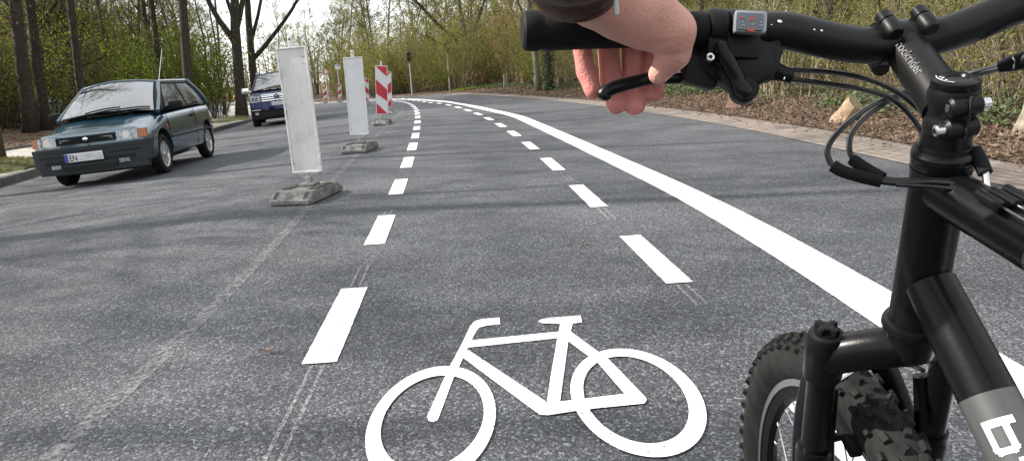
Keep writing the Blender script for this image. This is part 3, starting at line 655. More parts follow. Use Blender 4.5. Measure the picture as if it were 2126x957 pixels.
for kind, face in (('back', M['beacon_white']), ('dirty', M['beacon_dirty']), ('front', M['beacon_white']), ('mirror', M['beacon_white'])):
    mbp = panel_mesh('back' if kind == 'dirty' else kind); me = mbp.mesh('beacon_panel', [face, M['beacon_frame'], M['beacon_red'], M['grime']])
    lug = MB(); lug.box((0, 0, 1.085), (.042, .022, .09), bevel=.006); lug.revolve([(-.014, .009), (.014, .009)], (0, 0, 1.10), (0, 1, 0), 10, mi=1)
    hang = MB()
    for s in (-1, 1): hang.tube([(s*.122, 0, .012), (s*.115, 0, -.01), (s*.02, 0, -.055)], .0045, 6)
    hang.tube([(0, 0, .01), (0, 0, -.10)], .014, 8); hang.box((0, 0, -.062), (.05, .04, .06), bevel=.006)
    ADD[kind] = (me, lug.mesh('beacon_lug', [M['beacon_frame'], M['recycled_dark']]), hang.mesh('beacon_bracket', M['galvanised']))
FOOT = foot_mesh()
def beacon(x, y, rz, kind, label, lean=0., s=1.0, pitch=0., group='guide beacons'):
    z = float(zroad(x)) if x < BRK(y) else gz(x, y)
    e = empty('guide_beacon', (x, y, z), label, 'beacon', group); e.rotation_euler = (0, .06 if x < -2.5 else 0, rz); e.scale = (s, s, s)
    fo_ = local_part('foot', FOOT, e); fo_.location = (0, -.05, 0)
    p = local_part('panel', ADD[kind][0], e); p.location = (0, 0, .215); p.rotation_euler = (pitch, lean, 0)
    for n, me in (('lug', ADD[kind][1]), ('bracket', ADD[kind][2])): local_part(n, me, p)
    return e
beacon(-1.80, 6.60, R(-9), 'dirty', 'large grimy pale-backed beacon nearest the photographer, showing no stripes', lean=-.03, s=1.05)
beacon(-2.13, 10.75, R(-4), 'back', 'cleaner white-backed beacon second in the row, before the striped ones', s=1.05)
beacon(-2.86, 17.2, R(2), 'front', 'front red and white striped beacon directly behind the two plain backs', s=1.05)
beacon(-3.62, 22.9, R(12), 'mirror', 'striped beacon half hidden behind the first striped one, stripes rising the other way')
beacon(-6.85, 37.0, R(10), 'front', 'striped beacon peeping out past the edge of the white-backed one')
beacon(-12.0, 54.5, R(15), 'mirror', 'far striped beacon closest to the pole with the small white plate')
beacon(-14.1, 58.8, R(15), 'mirror', 'far striped beacon below the red round sign')
beacon(-15.9, 61.5, R(15), 'front', 'farthest striped beacon, beside the grimy beacon back')
# ---- posts
M['pole_grey'] = mat('pole_grey', (.36, .36, .34), .6, .2, var=.2, vscale=6)
M['signal_black'] = mat('signal_black', (.055, .058, .054), .5)
M['lens_dark'] = mat('lens_dark', (.02, .022, .022), .15)
M['sign_white'] = mat('sign_white', (.72, .73, .74), .4)
M['sign_red'] = mat('sign_red', (.5, .03, .035), .4)
M['sign_blue'] = mat('sign_blue', (.05, .12, .35), .4)
def signal(px, y, top_px, h, label):
    x = at_px(px, y); z = gz(x, y); e = empty('traffic_signal', (x, y, z), label, 'traffic signal', 'small signals by the bend')
    mb = MB(); mb.tube([(x, y, z-.1), (x-.02, y, z+h)], .04, 10); mb.build('pole', M['pole_grey'], e)
    hb = MB(); hb.box((x-.02, y-.06, z+h+.28), (.30, .22, .62), bevel=.05); b = hb.build('housing', M['signal_black'], e)
    for dz in (.14, -.14):
        l = MB(); l.ball((x-.02, y-.17, z+h+.28+dz), .1, 12, sc=(1, .35, 1)); l.build('lens', M['lens_dark'], b)
        l = MB(); P = [[(x-.02+.115*math.cos(a), y-.18-dy, z+h+.28+dz+.115*math.sin(a)) for a in np.linspace(-.2, math.pi+.2, 12)] for dy in (-.02, .12)]; l.grid(np.array(P)); o = l.build('visor', M['signal_black'], b)
        so = o.modifiers.new('t', 'SOLIDIFY'); so.thickness = .008
signal(854, 46.5, 128, 2.05, 'dark signal head on a pale post by the thicket, nearer the striped beacons')
signal(933, 44.1, 105, 2.2, 'dark signal head on a thin pale post amid green leaves, nearer the handlebar grip')
def sign_post(px, y, h, kind, label):
    x = at_px(px, y); z = gz(x, y); e = empty('road_sign', (x, y, z), label, 'road sign')
    mb = MB(); mb.tube([(x, y, z-.1), (x-.04, y, z+h)], .045, 8); mb.build('pole', M['pole_grey'], e)
    if kind == 'round':
        d = MB(); d.revolve([(0, .24), (.02, .24)], (x, y-.06, z+h-.25), (0, -1, 0), 28); p = d.build('sign_disc', M['sign_white'], e)
        q = MB(); an = np.linspace(0, 2*math.pi, 29); q.grid(np.array([[(x+r*math.cos(a), y-.083, z+h-.25+r*math.sin(a)) for a in an] for r in (.165, .24)])); q.build('red_rim', M['sign_red'], p)
        d = MB(); d.box((x, y-.06, z+h-.62), (.30, .02, .24), bevel=.006); d.build('lower_plate', M['sign_white'], e)
    else:
        d = MB(); d.box((x, y-.06, z+h-.3), (.40, .02, .36), bevel=.008); p = d.build('sign_plate', M['sign_white'], e)
        q = MB(); q.box((x, y-.073, z+h-.17), (.34, .004, .06)); q.build('blue_band', M['sign_blue'], p)
sign_post(679, 60.5, 2.65, 'round', 'red rimmed round sign with white plate on a pole past the far beacons')
sign_post(704.5, 57.5, 2.85, 'plate', 'small white rectangular plate on a pole past the far beacons')
# lamp post, bollards and rail at the side street
x, y = -15.05, 40.2; z = gz(x, y)
e = empty('lamp_post', (x, y, z), 'slender dark lamp post standing by the sidewalk near the bollards', 'street lamp')
mb = MB(); mb.tube([(x, y, z-.1), (x, y, z+1.0)], .085, 12); mb.tube([(x, y, z+1.0), (x+.15, y, z+4), (x+.32, y, z+8)], [.062, .055, .04], 12); mb.build('pole', M['recycled_dark'], e)
mb = MB(); mb.tube([(x+.3, y, z+7.95), (x+.3, y-.1, z+8.3), (x+1.2, y-.3, z+8.4)], .03, 8); mb.build('arm', M['recycled_dark'], e)
mb = MB(); mb.box((x+1.5, y-.35, z+8.38), (.7, .22, .12), bevel=.04); mb.build('lamp_head', M['pole_grey'], e)
mb = MB(); mb.box((x-.12, y-.08, z+1.35), (.14, .1, .55), bevel=.02); mb.build('junction_box', M['pole_grey'], e)
M['bollard_white'] = mat('bollard_white', (.66, .66, .64), .6, var=.15, vscale=8)
M['lamp_yellow'] = mat('lamp_yellow', (.75, .36, .02), .3)
def bollard(px, y, h, label, lamp=False):
    x = -15.4 if y < 45 else -17.9; z = gz(x, y); e = empty('bollard', (x, y, z), label, 'bollard', 'white bollards at the side street')
    mb = MB(); mb.revolve([(-.05, .085), (h-.06, .08), (h-.02, .07), (h, .03)], (x, y, z), (0, 0, 1), 14); mb.build('post', M['bollard_white'], e)
    if lamp:
        l = empty('warning_lamp', (x, y, z+h), 'round yellow warning lamp sitting on the nearer white bollard', 'warning lamp')
        b = MB(); b.revolve([(-.002, .05), (.05, .06)], (x, y, z+h), (0, 0, 1), 12); b.build('socket', M['signal_black'], l)
        b = MB(); b.ball((x, y, z+h+.16), .135, 14, sc=(1, .8, 1)); b.build('lens', M['lamp_yellow'], l)
bollard(None, 43.0, .78, 'nearer white bollard carrying the yellow warning lamp', True)
bollard(None, 48.6, .80, 'white bollard without a lamp, a step farther from the blue off-roader')
y = 50.0; x0, x1 = at_px(458, y), at_px(512, y); z = gz((x0+x1)/2, y)
e = empty('guard_rail', ((x0+x1)/2, y, z), 'pale low rail crossing the side street behind the white bollards', 'rail')
mb = MB(); mb.tube([(x0, y, z+.62), (x1, y, z+.62)], .045, 8); mb.build('rail', M['bollard_white'], e)
for k in range(3):
    mb = MB(); xx = x0+(x1-x0)*(.1+.4*k); mb.tube([(xx, y+.06, z-.1), (xx, y+.06, z+.6)], .04, 8); mb.build('post', M['pole_grey'], e)
P = []
for yy in np.arange(34, 62, 1.0):
    P.append([(at_px(a, yy), yy, float(z_left(yy))+.012+.02*0) for a in (455, 470, 490, 515)])
mb = MB(); mb.grid(np.array(P)); o = mb.build('side_street', mat('side_street', (.42, .39, .35), .9, var=.15, vscale=1.2), smooth=0); tag(o, kind='structure')
# box on the leaning trunk
x, y = at_px(342, 34.9), 34.9
mb = MB(); mb.box((x, y-.1, 3.15-.5), (.36, .26, .56), bevel=.03); o = mb.build('box_case', M['signal_black'])
e = empty('nesting_box', (x, y, 2.4), 'small dark box fixed to the leaning trunk above the hatchback roof', 'box'); o.parent = e; o.matrix_parent_inverse = e.matrix_world.inverted()
mb = MB(); mb.box((x, y-.11, 3.15-.2), (.42, .34, .04), bevel=.01); mb.build('box_lid', M['recycled_dark'], e)
# ---- stumps and sawn posts in the verge
M['cut_wood'] = mat('cut_wood', (.40, .32, .20), .8, 0, .2, col2=(.24, .18, .11), vscale=14, bump=.3, bscale=40)
M['grey_wood'] = mat('grey_wood', (.25, .21, .165), .9, 0, .2, col2=(.12, .10, .078), vscale=11, bump=.8, bscale=22)
M['log_side'] = mat('log_side', (.30, .215, .145), .9, 0, .2, col2=(.14, .095, .065), vscale=12, bump=.6, bscale=25)
M['brown_wood'] = mat('brown_wood', (.16, .10, .075), .9, 0, .2, col2=(.07, .045, .033), vscale=8, bump=.8, bscale=25)
def stump(x, y, r, h, tilt, side, top, label, name='sawn_log', cat='log', n=18, cut=.25):
    z = gz(x, y); e = empty(name, (x, y, z), label, cat); ax = unit(V(tilt[0], tilt[1], 1)); o = V(x, y, z-.12)
    e1 = unit(np.cross(ax, V(0, 1, .2))); e2 = np.cross(ax, e1); an = np.arange(n)*2*math.pi/n; wob = 1+.10*np.sin(an*3+x)+.07*np.sin(an*5+y*3)+.03*rng.normal(size=n)
    rings = []
    for t in np.linspace(0, 1, 7):
        rr = r*wob*(1.18-.28*t+.05*math.sin(t*9)); sl = cut*r*np.cos(an)*(t > .99)
        rings.append(o+ax*(t*(h+.12))+rr[:, None]*(np.cos(an)[:, None]*e1+np.sin(an)[:, None]*e2)+sl[:, None]*ax)
    mb = MB(); mb.grid(np.array(rings), closed=True)
    crack = 1 if n > 12 else 0
    mb.build('bark', side, e)
    c = MB(); top_r = np.array(rings[-1]); cen = top_r.mean(0)+ax*.006; inner = (top_r-cen)*.985+cen+ax*.004
    c.add(np.vstack([inner, cen+ax*.006]), [(i, (i+1) % n, n) for i in range(n)]); c.build('cut_face', top, e)
    return e
stump(4.80, 10.75, .15, .36, (.30, -.75), M['log_side'], M['cut_wood'], 'short leaning log with a bright pale sawn top, in the leaves beside the gutter', cut=.28)
stump(5.42, 7.55, .20, .50, (.22, .05), M['grey_wood'], M['grey_wood'], 'weathered grey wooden block with deep cracks close to the headset')
stump(4.55, 14.6, .22, .40, (.05, .1), M['brown_wood'], M['brown_wood'], 'dark brown rotten stump in the leaves below the brake lever pivot', 'tree_stump', 'stump')
stump(.05, 38.9, .14, .62, (.04, 0), M['grey_wood'], M['cut_wood'], 'pale short wooden post at the bend, lighter of the two')
stump(.95, 38.0, .14, .62, (.0, 0), M['brown_wood'], M['brown_wood'], 'dark short wooden post at the bend, darker of the two')
stump(2.3, 31.8, .2, .4, (.0, .1), M['brown_wood'], M['brown_wood'], 'low brown stump in the litter beyond the two short posts', 'tree_stump', 'stump')
# ivy-clad trunk and its pale neighbour, rust-brown dead conifer, brushwood
IVY = tree_meshes('ivy_tree', 12, .15, 4, 14, 3, 6, 300, .1, M['leaf_spring'], M['bark'], M['twig_dark'], wob=.02)
def ivy_clad(px, y, label):
    x = at_px(px, y); e = empty('ivy_clad_tree', (x, y, gz(x, y)), label, 'tree'); local_part('trunk', IVY[0], e); local_part('crown', IVY[1], e)
    a = rng.uniform(0, 6.28, 1500); zz = 5.5*rng.uniform(0, 1, 1500)**1.2; rr = .17+.12*rng.uniform(0, 1, 1500)
    lf = MB(); leaf_quads(lf, np.stack([rr*np.cos(a), rr*np.sin(a), zz], 1), .085, aspect=.9); local_part('ivy', lf.mesh('ivy_coat', M['ivy_leaf']), e)
ivy_clad(1140, 30.5, 'ivy-clad trunk just beyond the verge under the grip')
SLIM[1](at_px(1118, 31.2), 31.2, 2.0, 1.0, 'pale grey trunk beside the ivy-clad one under the grip', 'tree')
SLIM[0](at_px(2050, 11.0)+.2, 11.0, 1.0, .9, 'pale yellowish young trunk in the thicket above the bar on the stem side', 'tree')
st, lf = shrub_meshes('rust_conifer', 8, 5.0, .08, .025, 1300, .09, M['rust_needle'], M['twig'], lean=.055, twigs=6, base=.08)
make_kind('dead_conifer', [('stems', st), ('foliage', lf)])(at_px(1053, 40.5), 40.5, 0, 1.0, 'rust-brown dead conifer standing upright in the green thicket', 'tree', sz=1.0)
st, lf = shrub_meshes('rust_brush', 12, 1.0, .1, .01, 260, .09, M['rust_needle'], M['twig'], lean=.9, twigs=5, base=.2)
make_kind('brushwood_tuft', [('stems', st), ('foliage', lf)])(at_px(990, 42.5), 42.5, 0, 1.2, 'reddish dead brushwood tuft caught in the thicket at the bend', 'shrub', z=gz(at_px(990, 42.5), 42.5)+.4)
# fallen leaves on the asphalt
for (x, y, s, rz, lb) in ((-.97, 2.72, .032, .2, 'single brown dead leaf lying on the asphalt near the removed centre line'), (.42, 4.25, .03, 1.2, 'crumpled dark leaf scrap lying between the dashed lines'), (-1.2, 3.36, .022, 2.0, 'tiny pale leaf scrap on the removed centre line')):
    mb = MB(); P = []
    for t in np.linspace(-1, 1, 7):
        w = .28*(1-t*t)**.7+.01; P.append([(t*s, k*w*s, .012+.25*s*(t*t)+.18*s*abs(k)) for k in (-1, -.5, 0, .5, 1)])
    P = np.array(P); c, sn = math.cos(rz), math.sin(rz); P = np.stack([P[..., 0]*c-P[..., 1]*sn+x, P[..., 0]*sn+P[..., 1]*c+y, P[..., 2]], -1)
    mb.grid(P); tag(mb.build('dead_leaf', M['dead_leaf']), lb, 'leaf')
# ------------------------------------------------------------------ cars
def car_paint(name, col, col2=None):
    m = mat(name, col, .30, .45, .5, coat=1.0, bump=.004, bscale=30); m.node_tree.nodes['Principled BSDF'].inputs['Coat IOR'].default_value = 1.75; return m
M['teal_paint'] = car_paint('teal_paint', (.006, .050, .082)); M['navy_paint'] = car_paint('navy_paint', (.008, .016, .060)); M['navy_paint'].node_tree.nodes['Principled BSDF'].inputs['Coat IOR'].default_value = 1.5; M['navy_paint'].node_tree.nodes['Principled BSDF'].inputs['Metallic'].default_value = .5; M['navy_paint'].node_tree.nodes['Principled BSDF'].inputs['Coat Weight'].default_value = .5; M['navy_paint'].node_tree.nodes['Principled BSDF'].inputs['Roughness'].default_value = .14; M['navy_paint'].node_tree.nodes['Principled BSDF'].inputs['Specular IOR Level'].default_value = .25; M['silver_paint'] = car_paint('silver_paint', (.30, .31, .32)); M['dark_paint'] = car_paint('dark_paint', (.02, .022, .025))
M['car_glass'] = mat('car_glass', (.02, .026, .03), .03, 0, 1., coat=1.0); M['car_glass'].node_tree.nodes['Principled BSDF'].inputs['IOR'].default_value = 2.1
M['side_glass'] = mat('side_glass', (.010, .012, .012), .05, 0, .6)
M['car_trim'] = mat('car_trim', (.006, .0062, .007), .6, 0, .2, bump=.03, bscale=200)
M['bumper_teal'] = mat('bumper_teal', (.009, .015, .021), .45, 0, .4)
M['underbody'] = mat('underbody', (.008, .008, .008), .9)
M['headlight'] = mat('headlight', (.27, .29, .31), .08, .3, .8, var=.45, vscale=22)
M['indicator'] = mat('indicator', (.32, .10, .03), .25)
M['plate_white'] = mat('plate_white', (.62, .62, .62), .4); M['plate_blur'] = mat('plate_blur', (.40, .40, .42), .5, col2=(.55, .55, .56), vscale=14); M['plate_blue'] = mat('plate_blue', (.03, .06, .30), .4); M['plate_ink'] = mat('plate_ink', (.02, .02, .02), .5)
M['wheel_silver'] = mat('wheel_silver', (.50, .51, .52), .3, .8)
def text_mesh(s, size, depth=.001, bold=0.):
    cu = bpy.data.curves.new('txt', 'FONT'); cu.body = s; cu.size = size; cu.extrude = depth; cu.offset = bold; cu.align_x = 'LEFT'; cu.resolution_u = 3
    o = bpy.data.objects.new('txt', cu); COL.objects.link(o); dg = bpy.context.evaluated_depsgraph_get(); me = bpy.data.meshes.new_from_object(o.evaluated_get(dg))
    vs = np.array([v.co[:] for v in me.vertices]); fs = [tuple(p.vertices) for p in me.polygons]
    bpy.data.objects.remove(o); bpy.data.curves.remove(cu); bpy.data.meshes.remove(me); return vs, fs
def hermite(st, n):
    """smooth stations along the first column"""
    st = np.array(st, float); u = np.linspace(0, 1, n); u = st[0, 0]+(st[-1, 0]-st[0, 0])*(.5-.5*np.cos(u*math.pi))*.5+ (st[-1, 0]-st[0, 0])*u*.5
    u = np.unique(np.concatenate([u, st[:, 0]])); out = [u]
    for c in range(1, st.shape[1]):
        x, y = st[:, 0], st[:, c]; h = np.diff(x); dl = np.diff(y)/h; m = np.zeros(len(x)); m[0], m[-1] = dl[0], dl[-1]
        for i in range(1, len(x)-1): m[i] = 0 if dl[i-1]*dl[i] <= 0 else 2/(1/dl[i-1]+1/dl[i])
        i = np.clip(np.searchsorted(x, u)-1, 0, len(h)-1); t = (u-x[i])/h[i]
        out.append(y[i]*(2*t**3-3*t**2+1)+m[i]*h[i]*(t**3-2*t**2+t)+y[i+1]*(-2*t**3+3*t**2)+m[i+1]*h[i]*(t**3-t**2))
    return np.stack(out, 1)
def patch_grid(P00, P10, P11, P01, n=8, m=8, bulge=0., bdir=None, curve_top=0.):
    """bilinear patch: s across, t up; bulged outward"""
    P00, P10, P11, P01 = map(lambda p: np.asarray(p, float), (P00, P10, P11, P01)); nr = unit(np.cross(P10-P00, P01-P00)) if bdir is None else np.asarray(bdir, float)
    def f(s, t):
        p = P00*(1-s)*(1-t)+P10*s*(1-t)+P11*s*t+P01*(1-s)*t; return p+nr*bulge*(4*s*(1-s))+nr*bulge*.35*(4*t*(1-t))
    return f, nr
def sub_patch(mb, f, nr, quad, off, n=8, m=6, mi=0):
    q = np.array(quad, float); P = []
    for j in range(m+1):
        row = []
        for i in range(n+1):
            a, b = i/n, j/m; st = q[0]*(1-a)*(1-b)+q[1]*a*(1-b)+q[2]*a*b+q[3]*(1-a)*b; row.append(f(st[0], st[1])+nr*off)
        P.append(row)
    mb.grid(np.array(P), mi)
def build_car(S, x, y, heading, roll, name, label, cat, group=None):
    """car axes: u from the nose backwards, w to the car's own left, z up; nose at u = 0"""
    paint = S['paint']; root = empty(name, (0, 0, 0), label, cat, group)
    T = lambda u, w, z: V(u-S['mid'], w, z)
    # lower body
    st = hermite(S['stations'], 46); P = []
    for (u, zb, hw, zs, zt, crown) in st:
        zm = zb+(zs-zb)*.55
        half = [(0, zb), (hw*.80, zb), (hw*.955, zb+.07), (hw*.995, zb+(zs-zb)*.30), (hw, zm), (hw*.985, zs-.09), (hw*.955, zs-.02), (hw*.90, zs+.012), (hw*.80, zt-crown*.7), (hw*.45, zt-crown*.2), (0, zt)]
        ring = [T(u, w, z) for w, z in half]+[T(u, -w, z) for w, z in half[-2:0:-1]]; P.append(ring)
    mb = MB(); mb.grid(np.array(P), closed=True); k = len(P[0]); L_ = len(P)
    mb.f += [tuple(range(k))[::-1], tuple((L_-1)*k+i for i in range(k))]; mb.m += [0, 0]
    body = mb.build('body', paint, root, smooth=40)
    # wheel arches
    cut = MB()
    for u in S['axles']:
        for s in (-1, 1):
            cut.revolve([(-.26, S['arch']), (.26, S['arch'])], T(u, s*S['hw'], S['wr']+.03), (0, 1, 0), 36)
    co = cut.build('cut', M['underbody'], smooth=0); md = body.modifiers.new('arch', 'BOOLEAN'); md.operation = 'DIFFERENCE'; md.object = co; md.solver = 'EXACT'
    dg = bpy.context.evaluated_depsgraph_get(); me = bpy.data.meshes.new_from_object(body.evaluated_get(dg)); body.modifiers.clear(); body.data = me; bpy.data.objects.remove(co)
    me.shade_smooth(); me.set_sharp_from_angle(angle=R(40))
    if len(me.materials) < 2: me.materials.append(M['underbody'])
    for u in S['axles']:
        for s in (-1, 1):
            lin = MB(); an = np.linspace(-.35, math.pi+.35, 22); g = [[T(u+(S['arch']-.004)*math.cos(a), s*w, S['wr']+.03+(S['arch']-.004)*math.sin(a)) for a in an] for w in (S['hw']-.24, S['hw']-.03)]; lin.grid(np.array(g)); lin.build('wheel_well', M['underbody'], root)
    # greenhouse
    bf, rf, rb, bb = S['belt_f'], S['roof_f'], S['roof_b'], S['belt_b']; hb, hr = S['hw_belt'], S['hw_roof']
    BFL, BFR = T(bf[0], hb, bf[1]), T(bf[0], -hb, bf[1]); RFL, RFR = T(rf[0], hr, rf[1]), T(rf[0], -hr, rf[1]); RBL, RBR = T(rb[0], hr*.97, rb[1]), T(rb[0], -hr*.97, rb[1]); BBL, BBR = T(bb[0], hb*.93, bb[1]), T(bb[0], -hb*.93, bb[1])
    FR, nf = patch_grid(BFR, BFL, RFL, RFR, bulge=S.get('ws_bulge', .09), bdir=unit(V(-.75, 0, .66)))
    LF, nl = patch_grid(BFL, BBL, RBL, RFL, bulge=.02, bdir=V(0, 1, 0)); RT, nr_ = patch_grid(BFR, BBR, RBR, RFR, bulge=.02, bdir=V(0, -1, 0)); BK, nb = patch_grid(BBL, BBR, RBR, RBL, bulge=.05, bdir=unit(V(.8, 0, .5)))
    rb_ = S.get('rear_bulge', .1); LF0, RT0, BK0 = LF, RT, BK
    LF = lambda s, t: LF0(s, t)+V(rb_*math.sin(math.pi*t)*s**4, 0, 0)
    RT = lambda s, t: RT0(s, t)+V(rb_*math.sin(math.pi*t)*s**4, 0, 0)
    BK = lambda s, t: BK0(s, t)+V(rb_*math.sin(math.pi*t), 0, 0)
    cb = MB()
    for f in (FR, LF, RT, BK): sub_patch(cb, f, V(0, 0, 0), [(0, 0), (1, 0), (1, 1), (0, 1)], 0, 10, 8)
    cb.build('cabin', M['car_trim'], root, smooth=50)
    pil = MB()
    edge = lambda f, s: [f(s, t) for t in np.linspace(0, 1, 9)]
    for f, s, r in ((LF, 0, .032), (RT, 0, .032), (LF, 1, .05), (RT, 1, .05)): pil.tube(edge(f, s), r, 8)
    for f in (LF, RT): pil.tube([f(s, 1) for s in np.linspace(0, 1, 14)], .034, 8)
    pil.tube([FR(s, 1) for s in np.linspace(0, 1, 12)], .022, 8); pil.tube([BK(s, 1) for s in np.linspace(0, 1, 12)], .03, 8)
    # rear quarters and roof
    for f, n_ in ((LF, V(0, 1, 0)), (RT, V(0, -1, 0))):
        sub_patch(pil, f, n_, [(S['q'], 0), (1, 0), (1, 1), (S['q']+.08, 1)], .004, 6, 8)
    G = []
    for i in range(15):
        t = i/14; a = FR(0, 1)*0+(RFL*(1-t)+RBL*t); b = RFR*(1-t)+RBR*t; row = []
        for j in range(13):
            s = j/12; p = a*(1-s)+b*s; p = p+V(0, 0, S['roof_crown']*(math.sin(math.pi*s)**.6)*(.55+.45*math.sin(math.pi*min(1, t*1.05)))) - V(0.07 if i == 0 else 0, 0, .0)*math.sin(math.pi*s); row.append(p)
        G.append(row)
    pil.grid(np.array(G))
    pil.build('roof', paint, root, smooth=50)
    def pane(nm, f, n_, quad, off=.012, m_=M['car_glass'], n=12, mm=8):
        g = MB(); sub_patch(g, f, n_, quad, off, n, mm); o = g.build(nm, m_, root, smooth=60); return o
    nfv = unit(V(-.75, 0, .66))
    ws = pane('windscreen', FR, nfv, [(.035, .02), (.965, .02), (.955, .94), (.045, .94)])
    for k, (s0, s1, L2) in enumerate(((.30, .62, .62), (.62, .93, .55))):
        w_ = MB(); w_.tube([FR(s0+.35*i/8*(1 if k == 0 else .9), .015+.07*math.sin(i/8*math.pi/2))+nfv*(.03) for i in range(9)], .011, 6); w_.build('wiper', M['car_trim'], root)
    for f, n_ in ((LF, V(0, 1, 0)), (RT, V(0, -1, 0))):
        for nm, q in S['panes']: pane(nm, f, n_, q, .008, M['side_glass'])
    pane('rear_window', BK, unit(V(.8, 0, .5)), [(.08, .12), (.92, .12), (.88, .92), (.12, .92)])
    # belt moulding, door seams, handle
    hwu = lambda u: float(np.interp(u, st[:, 0], st[:, 2])); zsu = lambda u: float(np.interp(u, st[:, 0], st[:, 3])); zbu = lambda u: float(np.interp(u, st[:, 0], st[:, 1]))
    for s in (-1, 1):
        us = np.linspace(S['mould'][0], S['mould'][1], 20); zz = S['mould'][2]
        tr = MB(); tr.tube([T(u, s*(hwu(u)+.002), zz) for u in us], .017, 6); tr.build('side_moulding', M['car_trim'], root)
        for (u0, u1) in S['seams']:
            tr = MB(); tr.tube([T(u0+(u1-u0)*t, s*(hwu(u0+(u1-u0)*t)*(.995 if t > .2 else .985)+.001-(.028*hwu(u0) if t > .93 else .0)), zbu(u0)+.10+(zsu(u0)-zbu(u0)-.10)*t) for t in np.linspace(0, 1, 8)], .005, 5); tr.build('door_seam', M['underbody'], root)
    for s in (-1, 1):
        h = MB(); uh, zh = S['handle']; h.box(T(uh, s*(hwu(uh)+.008), zh), (.16, .03, .035), bevel=.01); h.build('door_handle', M['car_trim'], root)
        rp_ = MB(); rp_.box(T(S['rep'][0], s*(hwu(S['rep'][0])+.004), S['rep'][1]), (.075, .016, .035), bevel=.007); rp_.build('side_repeater', M['indicator'], root)
        mr = MB(); c = T(S['mirror'][0], s*S['mirror'][1], S['mirror'][2]); mr.box(c, S['mirror'][3], bevel=.045); mr.tube([c-V(0, s*.09, .02), c-V(0, s*.22, .05)], .026, 8); mr.build('mirror', S['mirror_mat'], root)
    # front: everything follows the plan curve of the nose
    def nose(w, z, out=.0):
        """u of the body surface at lateral w (rounded nose)"""
        return S['nose_u'](abs(w), z)-out
    def slab(mb, w0, w1, z0, z1, out=.01, n=10, thick=.04, mi=0, round_=.0):
        A = []; B = []
        for i in range(n+1):
            w = w0+(w1-w0)*i/n; A.append([T(nose(w, z, out), w, z) for z in np.linspace(z0, z1, 5)]); B.append([T(nose(w, z, out)+thick, w, z) for z in np.linspace(z0, z1, 5)])
        A = np.array(A); B = np.array(B); mb.grid(A, mi); mb.grid(B[::-1], mi)
        mb.grid(np.array([A[:, 0], B[:, 0]]), mi); mb.grid(np.array([A[:, -1], B[:, -1]]), mi); mb.grid(np.array([A[0], B[0]]), mi); mb.grid(np.array([A[-1], B[-1]]), mi)
    S['front'](root, slab, T, nose)
    # wheels
    def wheel(u, s):
        c = T(u, s*(S['hw']-.105), S['wr']); R_ = S['wr']; t = MB(); wd = S['tw']/2
        prof = [(-wd*.8, R_*.66), (-wd, R_*.78), (-wd, R_*.9), (-wd*.82, R_*.985), (-wd*.4, R_), (wd*.4, R_), (wd*.82, R_*.985), (wd, R_*.9), (wd, R_*.78), (wd*.8, R_*.66)]
        w = empty('wheel', (0, 0, 0)); 
        t.revolve(prof, c, (0, 1, 0), 40, caps=False); to = t.build('wheel', M['tyre_rubber'], root, smooth=40); bpy.data.objects.remove(w)
        r = MB(); r.revolve([(s*wd*.35, R_*.55), (s*wd*.36, R_*.56), (s*wd*.75, R_*.60), (s*wd*.86, R_*.66)], c, (0, 1, 0), 36, caps=False)
        r.revolve([(s*wd*.2, R_*.66), (s*wd*.86, R_*.665)], c, (0, 1, 0), 36, caps=False)
        for q in range(S['spokes']):
            a = q*2*math.pi/S['spokes']+.2; d = V(math.cos(a), 0, math.sin(a)); e_ = V(-math.sin(a), 0, math.cos(a)); wv = R_*.13
            r.add([c+V(0, s*wd*.80, 0)+d*R_*.10+e_*wv*.9, c+V(0, s*wd*.80, 0)+d*R_*.10-e_*wv*.9, c+V(0, s*wd*.70, 0)+d*R_*.6-e_*wv*.75, c+V(0, s*wd*.70, 0)+d*R_*.6+e_*wv*.75,
                   c+V(0, s*wd*.4, 0)+d*R_*.10+e_*wv, c+V(0, s*wd*.4, 0)+d*R_*.10-e_*wv, c+V(0, s*wd*.36, 0)+d*R_*.6-e_*wv, c+V(0, s*wd*.36, 0)+d*R_*.6+e_*wv],
                  [(0, 1, 2, 3), (0, 4, 5, 1), (2, 6, 7, 3), (1, 5, 6, 2), (3, 7, 4, 0)], 0)
        r.revolve([(s*wd*.5, R_*.17), (s*wd*.92, R_*.14), (s*wd*.96, .01)], c, (0, 1, 0), 20)
        r.revolve([(s*wd*.30, .01), (s*wd*.32, R_*.58)], c, (0, 1, 0), 30, mi=1)
        r.build('rim', [M['wheel_silver'], M['underbody']], to, smooth=35)
    for u in S['axles']:
        for s in (-1, 1): wheel(u, s)
    und = MB(); und.box(T((S['axles'][0]+S['axles'][1])/2, 0, S['stations'][3][1]-.02), (S['axles'][1]-S['axles'][0]+1.2, S['hw']*1.3, .08), bevel=.02); und.build('underbody', M['underbody'], root)
    # pose: u axis runs backwards, so +x of the car frame is opposite to its heading
    fwd = unit(V(*heading, 0)); bx = -fwd; lf_ = np.cross(V(0, 0, 1), fwd); up = V(0, 0, 1)
    ca, sa = math.cos(roll), math.sin(roll); 
    Rm = Matrix([[bx[0], lf_[0]*ca, lf_[0]*-sa], [bx[1], lf_[1]*ca, lf_[1]*-sa], [0, sa, ca]])
    root.matrix_world = Matrix.Translation(Vector((x, y, float(zroad(x)) if KERB(y) < x else gz(x, y)))) @ Rm.to_4x4() @ Matrix.Diagonal((*S.get('scale', (1, 1, 1)), 1))
    return root
